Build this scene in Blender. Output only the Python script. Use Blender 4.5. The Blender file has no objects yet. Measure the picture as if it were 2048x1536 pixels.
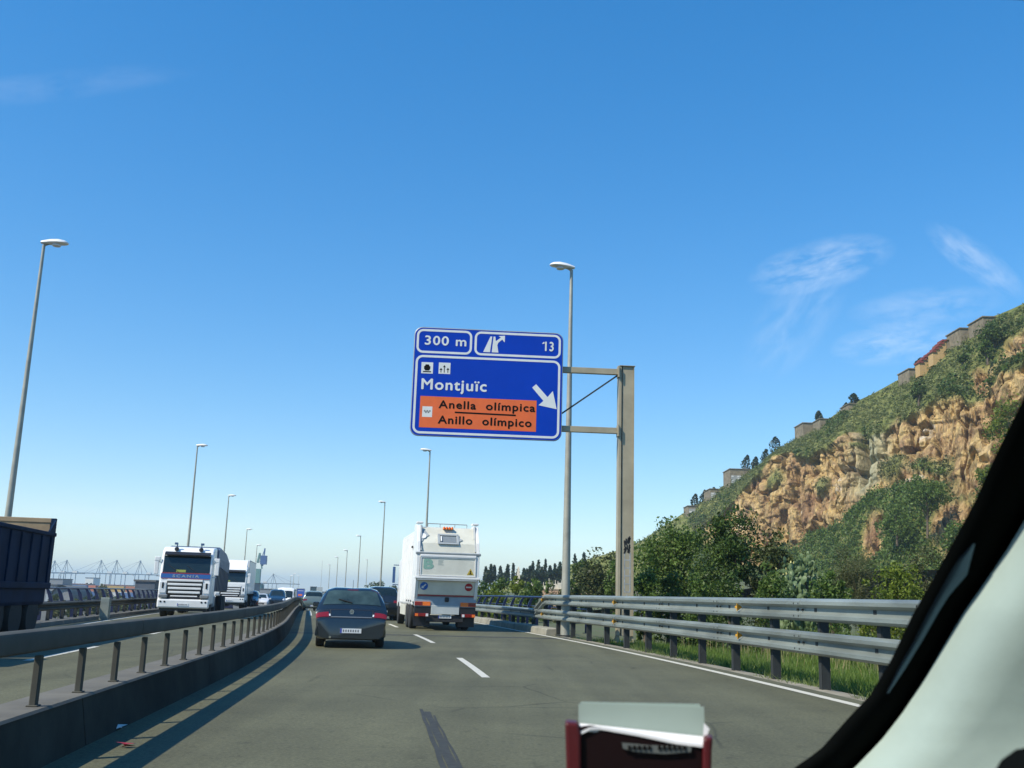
import bpy, bmesh, math, random
import numpy as np
from mathutils import Vector, Matrix, Euler
rng = np.random.default_rng(7)
random.seed(7)
SC = bpy.context.scene
COL = SC.collection
R_ = math.radians

# ------------------------------------------------------------------ camera
FPX = 2010.0            # focal length in pixels of the 2048 px wide photograph
EYE = 1.35              # eye height above the road
ROLL = math.atan(0.03)
PITCH = math.atan(425.7 * math.cos(ROLL) / FPX)
cam_d = bpy.data.cameras.new('camera')
cam = bpy.data.objects.new('camera', cam_d)
COL.objects.link(cam)
cam_d.sensor_width = 36.0
cam_d.lens = 36.0 * FPX / 2048.0
cam_d.clip_start = 0.05
cam_d.clip_end = 30000
fwd = Vector((0, math.cos(PITCH), math.sin(PITCH)))
up0 = Vector((0, -math.sin(PITCH), math.cos(PITCH)))
rt0 = Vector((1, 0, 0))
cr, sr = math.cos(ROLL), math.sin(ROLL)
rt = rt0 * cr + up0 * sr
up = up0 * cr - rt0 * sr
cam.matrix_world = Matrix(((rt.x, up.x, -fwd.x, 0), (rt.y, up.y, -fwd.y, 0), (rt.z, up.z, -fwd.z, EYE), (0, 0, 0, 1)))
cam_d.dof.use_dof = True
cam_d.dof.focus_distance = 34.0
cam_d.dof.aperture_fstop = 16.0
SC.camera = cam

# ------------------------------------------------------------------ sun, sky, exposure
SUN = Vector((-1.0, -0.68, 1.27)).normalized()          # towards the sun
sun_el = math.asin(SUN.z)
sun_az = math.atan2(SUN.x, SUN.y)
sl = bpy.data.lights.new('sun', 'SUN')
sl.energy = 4.4
sl.angle = R_(0.53)
sl.color = (1.0, 0.93, 0.79)
so = bpy.data.objects.new('sun', sl)
so.rotation_euler = SUN.to_track_quat('Z', 'Y').to_euler()
so.location = (-40, -20, 60)
COL.objects.link(so)

W = bpy.data.worlds.new('World')
SC.world = W
W.use_nodes = True
wt = W.node_tree
wt.nodes.clear()
wn, wl = wt.nodes, wt.links
out = wn.new('ShaderNodeOutputWorld')
bg = wn.new('ShaderNodeBackground')
bg.inputs['Strength'].default_value = 0.15
sky = wn.new('ShaderNodeTexSky')
sky.sky_type = 'NISHITA'
sky.sun_disc = False
sky.sun_elevation = sun_el
sky.sun_rotation = sun_az
sky.altitude = 20
sky.air_density = 1.0
sky.dust_density = 0.05
sky.ozone_density = 3.2
hs = wn.new('ShaderNodeHueSaturation')
hs.inputs['Hue'].default_value = 0.503
hs.inputs['Saturation'].default_value = 1.60
hs.inputs['Value'].default_value = 1.40
gm = wn.new('ShaderNodeGamma'); gm.inputs['Gamma'].default_value = 0.74      # a flatter gradient than the clear-air model gives
wl.new(sky.outputs[0], gm.inputs['Color']); wl.new(gm.outputs[0], hs.inputs['Color'])
# cirrus: faint white wisps, laid out by direction in the sky dome
tc = wn.new('ShaderNodeTexCoord')
def sky_dir(x, y):
    u, v = x - 1024.0, 768.0 - y
    return (fwd * FPX + rt * u + up * v).normalized()
def wmath(op, a, b=None, clamp=False):
    n = wn.new('ShaderNodeMath'); n.operation = op; n.use_clamp = clamp
    for i, s in enumerate((a, b)):
        if s is None: continue
        if isinstance(s, (int, float)): n.inputs[i].default_value = s
        else: wl.new(s, n.inputs[i])
    return n.outputs[0]
def cirrus(c, along, la, lb, scale, gain, seed):
    """an elongated patch of wisps centred on direction c, stretched towards direction along"""
    c = sky_dir(*c); a = sky_dir(*along); a = (a - c * a.dot(c)).normalized(); b = c.cross(a)
    dots = []
    for ax in (a, b, c):
        n = wn.new('ShaderNodeVectorMath'); n.operation = 'DOT_PRODUCT'
        n.inputs[1].default_value = ax; wl.new(tc.outputs['Generated'], n.inputs[0]); dots.append(n.outputs['Value'])
    ca, cb = wmath('DIVIDE', dots[0], la), wmath('DIVIDE', dots[1], lb)
    r2 = wmath('ADD', wmath('MULTIPLY', ca, ca), wmath('MULTIPLY', cb, cb))
    fall = wmath('SUBTRACT', 1.0, r2, True)
    front = wmath('GREATER_THAN', dots[2], 0.2)
    cmb = wn.new('ShaderNodeCombineXYZ')
    wl.new(wmath('MULTIPLY', dots[0], scale), cmb.inputs[0]); wl.new(wmath('MULTIPLY', dots[1], scale * 2.6), cmb.inputs[1])
    cmb.inputs[2].default_value = seed
    nz = wn.new('ShaderNodeTexNoise'); nz.inputs['Scale'].default_value = 1.0; nz.inputs['Detail'].default_value = 6
    nz.inputs['Roughness'].default_value = 0.62; nz.inputs['Distortion'].default_value = 0.25
    wl.new(cmb.outputs[0], nz.inputs['Vector'])
    v = wmath('MULTIPLY', wmath('SUBTRACT', nz.outputs[0], 0.38, True), gain * 2.1)
    return wmath('MULTIPLY', wmath('MULTIPLY', v, fall), front)
cl = [cirrus((1640, 530), (1800, 490), .070, .026, 30, .46, 1.0), cirrus((1950, 520), (1990, 550), .055, .016, 26, .46, 2.3),
      cirrus((1790, 685), (1900, 670), .060, .022, 30, .46, 3.7), cirrus((1590, 640), (1650, 560), .075, .035, 24, .20, 5.1),
      cirrus((1850, 615), (2000, 600), .07, .02, 24, .32, 6.0), cirrus((110, 172), (300, 150), .13, .014, 10, .14, 7.7),
      cirrus((300, 1050), (500, 1075), .13, .03, 14, .26, 9.1)]
acc = cl[0]
for c_ in cl[1:]: acc = wmath('ADD', acc, c_)
acc = wmath('MINIMUM', acc, 0.75)
mx = wn.new('ShaderNodeMix'); mx.data_type = 'RGBA'
wl.new(acc, mx.inputs['Factor']); wl.new(hs.outputs[0], mx.inputs['A'])
mx.inputs['B'].default_value = (5.6, 6.0, 6.3, 1)
wl.new(mx.outputs['Result'], bg.inputs['Color'])
wl.new(bg.outputs[0], out.inputs['Surface'])

SC.view_settings.view_transform = 'Standard'
SC.view_settings.look = 'None'
SC.view_settings.exposure = 0.42
SC.view_settings.gamma = 1.0
SC.view_settings.use_curve_mapping = False
SC.cycles.max_bounces = 6
SC.cycles.diffuse_bounces = 3
SC.cycles.glossy_bounces = 3
SC.cycles.transmission_bounces = 4
SC.cycles.volume_bounces = 1
SC.cycles.caustics_reflective = False
SC.cycles.caustics_refractive = False
SC.cycles.use_denoising = True

# ------------------------------------------------------------------ measuring helpers (pixel of the photograph -> place in the world)
def ray(x, y):
    u, v = x - 1024.0, 768.0 - y
    d = rt * u + up * v + fwd * FPX
    return d
def gp(x, y, z=0.0):                 # where the line of sight meets height z
    d = ray(x, y); t = (z - EYE) / d.z
    return Vector((d.x * t, d.y * t, z))
def dp(x, y, Y):                     # where it reaches distance Y ahead
    d = ray(x, y); t = Y / d.y
    return Vector((d.x * t, Y, EYE + d.z * t))

# road alignment: X of the right edge line and its slope at distance Y
def slope(Y):
    if Y < 14: return -0.105
    if Y < 36: return -0.105 - 0.087 * (Y - 14) / 22.0
    return -0.192
_ys = np.arange(-60, 2600, 0.5)
_m = np.array([slope(y) for y in _ys])
_x = np.concatenate([[0], np.cumsum((_m[1:] + _m[:-1]) * 0.25)])
_x += 4.97 - np.interp(14.8, _ys, _x)
def xe(Y): return float(np.interp(Y, _ys, _x))
def dip(Y):                          # the road falls away gently beyond fifty metres
    if Y < 50: return 0.0
    if Y < 125: return -0.0002 * (Y - 50) ** 2
    return max(-4.5, -1.125 - 0.03 * (Y - 125)) if Y < 230 else -4.275
def rp(x, y):                        # where a line of sight meets the road
    d = ray(x, y); best = 30.0
    for k in range(60):
        t = best / d.y; z = EYE + d.z * t - dip(best)
        best *= 1.0 + max(-.2, min(.2, z * .12))
    return Vector((d.x * best / d.y, best, dip(best)))
def xat(x, Y):                       # point of the road at distance Y below pixel column x
    p = dp(x, 1200, Y); return Vector((p.x, Y, dip(Y)))
def off(Y, d, z=0.0):                # point d metres left of the edge line
    m = slope(Y); L = math.hypot(1, m)
    return Vector((xe(Y) - d / L, Y + m * d / L, z + dip(Y)))
def head(Y): return -math.atan(slope(Y))   # z rotation that turns +y along the road

# ------------------------------------------------------------------ object helpers
def tag(o, label=None, cat=None, group=None, kind=None):
    if label: o['label'] = label
    if cat: o['category'] = cat
    if group: o['group'] = group
    if kind: o['kind'] = kind
    return o
def empty(name, loc=(0, 0, 0), rz=0.0, label=None, cat=None, group=None, scale=None):
    o = bpy.data.objects.new(name, None); COL.objects.link(o)
    o.location = loc; o.rotation_euler = (0, 0, rz); o.empty_display_size = 0.2
    if scale: o.scale = scale
    return tag(o, label, cat, group)
def link(name, me, parent=None):
    o = bpy.data.objects.new(name, me); COL.objects.link(o)
    if parent is not None: o.parent = parent
    return o
class MB:
    def __init__(s): s.v = []; s.f = []
    def add(s, vs, fs):
        n = len(s.v); s.v += [tuple(p) for p in vs]; s.f += [tuple(i + n for i in f) for f in fs]; return s
    def box(s, c, d, rot=None, taper=None):
        x, y, z = d[0] / 2, d[1] / 2, d[2] / 2
        vs = [Vector((a * x, b * y, e * z)) for e in (-1, 1) for a, b in ((-1, -1), (1, -1), (1, 1), (-1, 1))]
        if taper:
            for p in vs[4:]: p.x *= taper[0]; p.y *= taper[1]
        if rot: M = Euler(rot).to_matrix(); vs = [M @ p for p in vs]
        vs = [p + Vector(c) for p in vs]
        return s.add(vs, [(3, 2, 1, 0), (4, 5, 6, 7), (0, 1, 5, 4), (1, 2, 6, 5), (2, 3, 7, 6), (3, 0, 4, 7)])
    def tube(s, p0, p1, r0, r1=None, n=8, cap=True):
        r1 = r0 if r1 is None else r1
        p0, p1 = Vector(p0), Vector(p1); d = (p1 - p0).normalized()
        a = d.orthogonal().normalized(); b = d.cross(a)
        vs = []
        for p, r in ((p0, r0), (p1, r1)):
            vs += [p + (a * math.cos(t) + b * math.sin(t)) * r for t in [2 * math.pi * k / n for k in range(n)]]
        fs = [(k, (k + 1) % n, n + (k + 1) % n, n + k) for k in range(n)]
        if cap: fs += [tuple(range(n - 1, -1, -1)), tuple(range(n, 2 * n))]
        return s.add(vs, fs)
    def bar(s, p0, p1, w, h):        # square bar between two points
        p0, p1 = Vector(p0), Vector(p1); d = (p1 - p0).normalized()
        a = d.cross(Vector((0, 0, 1)))
        a = Vector((1, 0, 0)) if a.length < 1e-4 else a.normalized()
        b = a.cross(d)
        vs = [p + a * (i * w / 2) + b * (j * h / 2) for p in (p0, p1) for i, j in ((-1, -1), (1, -1), (1, 1), (-1, 1))]
        return s.add(vs, [(3, 2, 1, 0), (4, 5, 6, 7), (0, 1, 5, 4), (1, 2, 6, 5), (2, 3, 7, 6), (3, 0, 4, 7)])
    def prism(s, pts, axis, a, b):   # polygon pts extruded along an axis from a to b
        def mk(p, t):
            return {'x': (t, p[0], p[1]), 'y': (p[0], t, p[1]), 'z': (p[0], p[1], t)}[axis]
        n = len(pts)
        vs = [mk(p, a) for p in pts] + [mk(p, b) for p in pts]
        fs = [(k, (k + 1) % n, n + (k + 1) % n, n + k) for k in range(n)] + [tuple(range(n - 1, -1, -1)), tuple(range(n, 2 * n))]
        return s.add(vs, fs)
    def lathe(s, prof, c, axis='x', n=18):   # (radius, offset) profile turned about an axis
        vs = []
        for r, o in prof:
            for k in range(n):
                t = 2 * math.pi * k / n; a, b = r * math.cos(t), r * math.sin(t)
                vs.append({'x': (c[0] + o, c[1] + a, c[2] + b), 'y': (c[0] + a, c[1] + o, c[2] + b), 'z': (c[0] + a, c[1] + b, c[2] + o)}[axis])
        fs = []
        for i in range(len(prof) - 1):
            for k in range(n):
                fs.append((i * n + k, i * n + (k + 1) % n, (i + 1) * n + (k + 1) % n, (i + 1) * n + k))
        fs += [tuple(range(n)), tuple(range((len(prof) - 1) * n + n - 1, (len(prof) - 1) * n - 1, -1))]
        return s.add(vs, fs)
    def grid(s, P, cap=False):       # P[i][j] points
        ni, nj = len(P), len(P[0])
        vs = [p for row in P for p in row]
        fs = [(i * nj + j, i * nj + j + 1, (i + 1) * nj + j + 1, (i + 1) * nj + j) for i in range(ni - 1) for j in range(nj - 1)]
        if cap: fs += [tuple(range(nj)), tuple(range((ni - 1) * nj + nj - 1, (ni - 1) * nj - 1, -1))]
        return s.add(vs, fs)
    def build(s, name, m, parent=None, smooth=False, bevel=0.0, segs=2):
        me = bpy.data.meshes.new(name)
        me.from_pydata(s.v, [], s.f)
        bm = bmesh.new(); bm.from_mesh(me); bmesh.ops.recalc_face_normals(bm, faces=bm.faces); bm.to_mesh(me); bm.free()
        me.materials.append(m)
        if smooth:
            me.shade_smooth()
            try: me.set_sharp_from_angle(angle=R_(38))
            except Exception: pass
        o = link(name, me, parent)
        if bevel > 0:
            b = o.modifiers.new('bevel', 'BEVEL'); b.width = bevel; b.segments = segs; b.limit_method = 'ANGLE'; b.angle_limit = R_(40)
        return o
def box(name, c, d, m, parent=None, bevel=0.0, rot=None, taper=None):
    return MB().box(c, d, rot, taper).build(name, m, parent, bevel=bevel)
def fast_mesh(name, verts, nface, k, m, parent=None):
    """mesh of nface separate k-gons; verts is (nface*k, 3)"""
    me = bpy.data.meshes.new(name)
    nv = nface * k
    me.vertices.add(nv); me.vertices.foreach_set('co', np.ascontiguousarray(verts, dtype=np.float32).ravel())
    me.loops.add(nv); me.loops.foreach_set('vertex_index', np.arange(nv, dtype=np.int32))
    me.polygons.add(nface); me.polygons.foreach_set('loop_start', np.arange(0, nv, k, dtype=np.int32))
    me.update(calc_edges=True)
    me.materials.append(m)
    return link(name, me, parent)
def text(name, s, size, m, parent, loc, weight=0.0, spacing=1.0, width=None, thick=0.004, rz=0.0, align='LEFT'):
    """raised lettering facing -y, left foot at loc; width stretches the line to that length"""
    cu = bpy.data.curves.new(name, 'FONT'); cu.body = s; cu.size = size; cu.space_character = spacing
    cu.extrude = thick / 2; cu.resolution_u = 3; cu.align_x = align
    t = bpy.data.objects.new(name, cu); COL.objects.link(t)
    me = bpy.data.meshes.new_from_object(t)
    bpy.data.objects.remove(t)
    n = len(me.vertices); co = np.empty(n * 3, np.float32); me.vertices.foreach_get('co', co); co = co.reshape(-1, 3)
    if width and n: co[:, 0] *= width / max(1e-6, co[:, 0].max())
    co = np.stack([co[:, 0], -co[:, 2], co[:, 1]], 1)
    co[:, 1] *= 1.0
    c, s_ = math.cos(rz), math.sin(rz)
    co = np.stack([co[:, 0] * c - co[:, 1] * s_, co[:, 0] * s_ + co[:, 1] * c, co[:, 2]], 1) + np.array(loc)
    me.vertices.foreach_set('co', co.astype(np.float32).ravel()); me.update()
    me.materials.clear(); me.materials.append(m)
    if weight > 0:                   # bolder strokes: the same letters again, shifted by the stroke weight, each a hair in front
        bm = bmesh.new()
        for k, (ax, az) in enumerate(((-1, 0), (1, 0), (0, 1), (0, -1))):
            n0 = len(bm.verts); bm.from_mesh(me); bm.verts.ensure_lookup_table()
            for v in bm.verts[n0:]: v.co.x += ax * weight; v.co.z += az * weight; v.co.y += -.0006 * k * math.copysign(1, math.cos(rz))
        bm.to_mesh(me); bm.free()
    return link(name, me, parent)
def copy_tree(o, parent=None):
    c = o.copy(); COL.objects.link(c)
    if parent is not None: c.parent = parent
    for ch in o.children: copy_tree(ch, c)
    return c

# ------------------------------------------------------------------ materials
MATS = {}
def mat(name, col, rough=0.6, metal=0.0, var=0.0, scale=3.0, bump=0.0, bscale=20.0, spec=0.5, coat=0.0, col2=None, emit=None, detail=5, stretch=None):
    if name in MATS: return MATS[name]
    m = bpy.data.materials.new(name); m.use_nodes = True; MATS[name] = m
    nt = m.node_tree; N, L = nt.nodes, nt.links; b = N['Principled BSDF']
    b.inputs['Base Color'].default_value = (*col, 1); b.inputs['Roughness'].default_value = rough; b.inputs['Metallic'].default_value = metal
    b.inputs['Specular IOR Level'].default_value = spec; b.inputs['Coat Weight'].default_value = coat; b.inputs['Coat Roughness'].default_value = 0.05
    if emit: b.inputs['Emission Color'].default_value = (*emit[0], 1); b.inputs['Emission Strength'].default_value = emit[1]
    if var > 0 or col2 or bump > 0:
        t = N.new('ShaderNodeTexCoord'); vec = t.outputs['Object']
        if stretch:
            mp = N.new('ShaderNodeMapping'); mp.inputs['Scale'].default_value = stretch; L.new(vec, mp.inputs['Vector']); vec = mp.outputs[0]
    if var > 0 or col2:
        nz = N.new('ShaderNodeTexNoise'); nz.inputs['Scale'].default_value = scale; nz.inputs['Detail'].default_value = detail; nz.inputs['Roughness'].default_value = 0.6
        L.new(vec, nz.inputs['Vector'])
        rp = N.new('ShaderNodeValToRGB'); rp.color_ramp.elements[0].position = 0.32; rp.color_ramp.elements[1].position = 0.68
        c2 = col2 or tuple(min(1, c * (1 + var)) for c in col); c1 = col if col2 else tuple(c * (1 - var) for c in col)
        rp.color_ramp.elements[0].color = (*c1, 1); rp.color_ramp.elements[1].color = (*c2, 1)
        L.new(nz.outputs[0], rp.inputs[0]); L.new(rp.outputs[0], b.inputs['Base Color'])
    if bump > 0:
        n2 = N.new('ShaderNodeTexNoise'); n2.inputs['Scale'].default_value = bscale; n2.inputs['Detail'].default_value = 4
        L.new(vec, n2.inputs['Vector'])
        bp = N.new('ShaderNodeBump'); bp.inputs['Strength'].default_value = bump; bp.inputs['Distance'].default_value = 0.02
        L.new(n2.outputs[0], bp.inputs['Height']); L.new(bp.outputs[0], b.inputs['Normal'])
    return m
def leaf_mat(name, c1, c2, trans=0.3, c3=None):
    if name in MATS: return MATS[name]
    m = bpy.data.materials.new(name); m.use_nodes = True; MATS[name] = m
    nt = m.node_tree; N, L = nt.nodes, nt.links; N.remove(N['Principled BSDF']); o = N['Material Output']
    g = N.new('ShaderNodeNewGeometry'); rp = N.new('ShaderNodeValToRGB')
    rp.color_ramp.elements[0].color = (*c1, 1); rp.color_ramp.elements[1].color = (*c2, 1)
    if c3: e = rp.color_ramp.elements.new(0.93); e.color = (*c2, 1); rp.color_ramp.elements[-1].color = (*c3, 1)
    L.new(g.outputs['Random Per Island'], rp.inputs[0])
    d = N.new('ShaderNodeBsdfPrincipled'); d.inputs['Roughness'].default_value = 0.5; d.inputs['Specular IOR Level'].default_value = 0.3
    t = N.new('ShaderNodeBsdfTranslucent'); mxs = N.new('ShaderNodeMixShader'); mxs.inputs[0].default_value = trans
    L.new(rp.outputs[0], d.inputs['Base Color']); L.new(rp.outputs[0], t.inputs['Color'])
    L.new(d.outputs[0], mxs.inputs[1]); L.new(t.outputs[0], mxs.inputs[2]); L.new(mxs.outputs[0], o.inputs['Surface'])
    return m
M_WHITE = mat('white_paint', (.78, .78, .76), .4, var=.05, scale=1.5, coat=.2)
M_OFFW = mat('dusty_white_paint', (.62, .61, .52), .5, var=.10, scale=2.0)
M_GREYP = mat('grey_paint', (.34, .37, .38), .5, var=.08)
M_BLACK = mat('black_plastic', (.012, .012, .014), .5, var=.2, scale=8)
M_RUBBER = mat('tyre_rubber', (.016, .016, .016), .8, var=.25, scale=9)
M_CHASSIS = mat('chassis_dark', (.02, .02, .022), .7, var=.3, scale=5)
M_RIM = mat('alloy_rim', (.35, .36, .37), .35, .8, var=.1)
M_GLASS = mat('dark_vehicle_glass', (.012, .022, .025), .06, var=.2, scale=2, spec=.6)
M_RED = mat('red_lens', (.22, .008, .010), .15, var=.15, coat=.6)
M_DRED = mat('red_trim', (.35, .02, .03), .4, var=.1)
M_ORANGE = mat('orange_reflector', (.85, .18, .02), .3, var=.12, scale=10)
M_LAMP = mat('clear_lamp_glass', (.75, .76, .78), .08, var=.05, coat=.8)
M_PLATE = mat('number_plate_white', (.72, .73, .72), .35, var=.05)
M_INK = mat('dark_print', (.010, .009, .008), .9, var=.1, spec=.05)
M_CHROME = mat('chrome', (.75, .77, .78), .15, 1.0, var=.04)
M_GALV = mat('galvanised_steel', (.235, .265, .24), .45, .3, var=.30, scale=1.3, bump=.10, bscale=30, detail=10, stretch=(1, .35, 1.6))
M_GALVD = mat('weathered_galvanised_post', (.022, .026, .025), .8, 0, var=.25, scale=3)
M_GRIME_SHADE = mat('grimy_shaded_concrete', (.026, .025, .021), .95, spec=.1, col2=(.066, .062, .05), scale=.8, bump=.2, bscale=20, detail=9)  # grimy concrete, its colour darkened further to carry the wall's shaded side
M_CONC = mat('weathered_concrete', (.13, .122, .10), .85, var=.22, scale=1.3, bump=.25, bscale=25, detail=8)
M_KERB = mat('pale_kerb_concrete', (.44, .42, .35), .85, var=.15, scale=2.5, bump=.2, bscale=18)
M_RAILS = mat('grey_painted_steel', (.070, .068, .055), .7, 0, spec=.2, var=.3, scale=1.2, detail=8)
M_POLE = mat('pole_steel', (.36, .35, .29), .5, .3, var=.18, scale=1.8, detail=8)
M_GANTRY = mat('tan_painted_steel', (.36, .31, .21), .5, .1, var=.16, scale=1.4, detail=8)
M_BLUEF = mat('blue_railing_paint', (.003, .009, .050), .5, var=.2, scale=2, coat=.3)
M_LINE = mat('road_marking_paint', (.15, .145, .11), .7, col2=(.54, .52, .44), scale=7, detail=10)
for n_ in M_LINE.node_tree.nodes:
    if n_.type == 'VALTORGB': n_.color_ramp.elements[0].position = .33; n_.color_ramp.elements[1].position = .41

# ================================================================== ground and road
def ysamp(a, b, near=1.0):
    ys, y = [], a
    while y < b:
        ys.append(y); y += near if y < 60 else (3.0 if y < 150 else 12.0)
    ys.append(b); return ys
def strip(name, prof, a, b, m, parent=None, kind=None, closed=False, step=1.0, smooth=False):
    P = [[off(Y, d, z) for d, z in prof] for Y in ysamp(a, b, step)]
    mb = MB()
    if closed: P = [r + [r[0]] for r in P]
    mb.grid(P, False)
    if closed:
        n = len(prof); k = len(prof) + 1
        mb.f.append(tuple(range(n))); mb.f.append(tuple(range((len(P) - 1) * k + n - 1, (len(P) - 1) * k - 1, -1)))
    o = mb.build(name, m, parent, smooth)
    if kind: o['kind'] = kind
    return o

def asphalt():
    m = bpy.data.materials.new('asphalt'); m.use_nodes = True
    nt = m.node_tree; N, L = nt.nodes, nt.links; b = N['Principled BSDF']; b.inputs['Roughness'].default_value = .82; b.inputs['Specular IOR Level'].default_value = .35
    t = N.new('ShaderNodeTexCoord')
    mp = N.new('ShaderNodeMapping'); mp.inputs['Rotation'].default_value = (0, 0, -0.16); mp.inputs['Scale'].default_value = (1.0, .07, 1)
    L.new(t.outputs['Object'], mp.inputs['Vector'])
    def noise(vec, sc, det, ro=.6):
        n = N.new('ShaderNodeTexNoise'); n.inputs['Scale'].default_value = sc; n.inputs['Detail'].default_value = det; n.inputs['Roughness'].default_value = ro
        L.new(vec, n.inputs['Vector']); return n.outputs[0]
    def ramp(v, p0, c0, p1, c1):
        r = N.new('ShaderNodeValToRGB'); r.color_ramp.elements[0].position = p0; r.color_ramp.elements[1].position = p1
        r.color_ramp.elements[0].color = (c0, c0, c0, 1); r.color_ramp.elements[1].color = (c1, c1, c1, 1); L.new(v, r.inputs[0]); return r.outputs[0]
    def mul(a, c):
        x = N.new('ShaderNodeMix'); x.data_type = 'RGBA'; x.blend_type = 'MULTIPLY'; x.inputs['Factor'].default_value = 1
        L.new(a, x.inputs['A']); L.new(c, x.inputs['B']); return x.outputs['Result']
    base = N.new('ShaderNodeRGB'); base.outputs[0].default_value = (.107, .106, .060, 1)
    c = mul(base.outputs[0], ramp(noise(mp.outputs[0], .9, 4), .32, .76, .68, 1.14))      # wheel tracks along the lane
    c = mul(c, ramp(noise(t.outputs['Object'], .35, 5), .32, .80, .68, 1.14))               # broad patches
    c = mul(c, ramp(noise(t.outputs['Object'], 26, 3, .8), .30, .62, .68, 1.34))           # aggregate grain
    c = mul(c, ramp(noise(t.outputs['Object'], 5, 6, .75), .33, .68, .45, 1.0))           # small dark stains
    # hairline cracks and broad darker oil bands along the lanes
    vo = N.new('ShaderNodeTexVoronoi'); vo.feature = 'DISTANCE_TO_EDGE'; vo.inputs['Scale'].default_value = .42
    wv = N.new('ShaderNodeMix'); wv.data_type = 'VECTOR'; wv.inputs['Factor'].default_value = .12
    nv = N.new('ShaderNodeTexNoise'); nv.inputs['Scale'].default_value = 1.6; nv.inputs['Detail'].default_value = 4
    L.new(t.outputs['Object'], nv.inputs['Vector']); L.new(t.outputs['Object'], wv.inputs['A']); L.new(nv.outputs['Color'], wv.inputs['B']); L.new(wv.outputs['Result'], vo.inputs['Vector'])
    crk = ramp(vo.outputs['Distance'], .0, .55, .012, 1.0)
    msk = ramp(noise(t.outputs['Object'], .12, 3), .50, 1.0, .60, 0.0)
    mm = N.new('ShaderNodeMix'); mm.data_type = 'RGBA'; mm.blend_type = 'LIGHTEN'; mm.inputs['Factor'].default_value = 1; L.new(crk, mm.inputs['A']); L.new(msk, mm.inputs['B'])
    c = mul(c, mm.outputs['Result'])
    L.new(c, b.inputs['Base Color'])
    bp = N.new('ShaderNodeBump'); bp.inputs['Strength'].default_value = .5; bp.inputs['Distance'].default_value = .008
    L.new(noise(t.outputs['Object'], 60, 3, .8), bp.inputs['Height']); L.new(bp.outputs[0], b.inputs['Normal'])
    return m
M_ASPH = asphalt()
M_SOIL = mat('dry_soil_and_gravel', (.15, .13, .09), .95, col2=(.30, .27, .20), scale=2.2, bump=.4, bscale=12, detail=9)
M_PORT = mat('port_ground', (.06, .058, .045), .95, col2=(.12, .11, .085), scale=.02, detail=8)
M_VERGE = mat('grassy_soil', (.10, .095, .05), .95, col2=(.075, .10, .03), scale=.6, bump=.3, bscale=8, detail=9)

mb = MB(); NR = 64
ring = [(9000 * math.cos(2 * math.pi * k / NR), 9000 * math.sin(2 * math.pi * k / NR), -7.0) for k in range(NR)]
mb.add(ring, [tuple(range(NR))]); tag(mb.build('ground', M_PORT), kind='structure')
strip('road', [(-.40, 0), (17.0, 0)], -30, 900, M_ASPH, kind='structure')
strip('embankment', [(17.0, -.02), (17.9, -.05), (18.6, -.6), (32, -7.2)], -30, 900, mat('embankment_soil', (.06, .052, .035), .95, col2=(.12, .105, .07), scale=1.2, detail=9), kind='structure', step=2)

# right-hand verge, uneven, running up to the foot of the hill
def vn(p):                          # value noise on an (n,3) array
    p = np.asarray(p, float); i = np.floor(p).astype(np.int64); f = p - i; f = f * f * (3 - 2 * f)
    def h(a, b, c):
        n = (a * 374761393 + b * 668265263 + c * 2147483647) & 0xffffffff
        n = ((n ^ (n >> 13)) * 1274126177) & 0xffffffff; n = ((n ^ (n >> 16)) * 2246822519) & 0xffffffff
        return ((n ^ (n >> 15)) & 0xffff) / 65535.0
    r = 0
    for dx in (0, 1):
        for dy in (0, 1):
            for dz in (0, 1):
                w = (f[:, 0] if dx else 1 - f[:, 0]) * (f[:, 1] if dy else 1 - f[:, 1]) * (f[:, 2] if dz else 1 - f[:, 2])
                r = r + w * h(i[:, 0] + dx, i[:, 1] + dy, i[:, 2] + dz)
    return r
def fbm(p, o=4, g=.5):
    p = np.asarray(p, float); a, s, t = 1.0, 0, 0
    for k in range(o): s = s + a * vn(p + 17.3 * k); t += a; a *= g; p = p * 2.03
    return s / t
def verge_z(d, Y):
    e = -d - .4
    z = -.06 - min(e, 3) * .05 - (0 if e < 3 else min(e - 3, 6) * .03)
    if e > 14: z += (e - 14) * .035
    n = float(fbm(np.array([[d * .5, Y * .5, 0]]), 3)[0]) - .5
    return z + n * .35 * min(1, max(0, e - .3) / 3)
ds = [-.40, -.55, -.8, -1.1, -1.6, -2.2, -3, -4, -5.2, -7, -9, -12, -16, -22, -30, -42, -60]
P = [[off(Y, d, (-.012 if d > -.45 else verge_z(d, Y))) for d in ds] for Y in ysamp(-30, 620, 1.2)]
mb = MB(); mb.grid(P); tag(mb.build('verge', M_VERGE, smooth=True), kind='structure')
strip('gravel_shoulder', [(-.40, -.006), (-.62, .004), (-.95, -.035), (-1.25, -.11)], 6, 60, M_SOIL, kind='structure')

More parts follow.
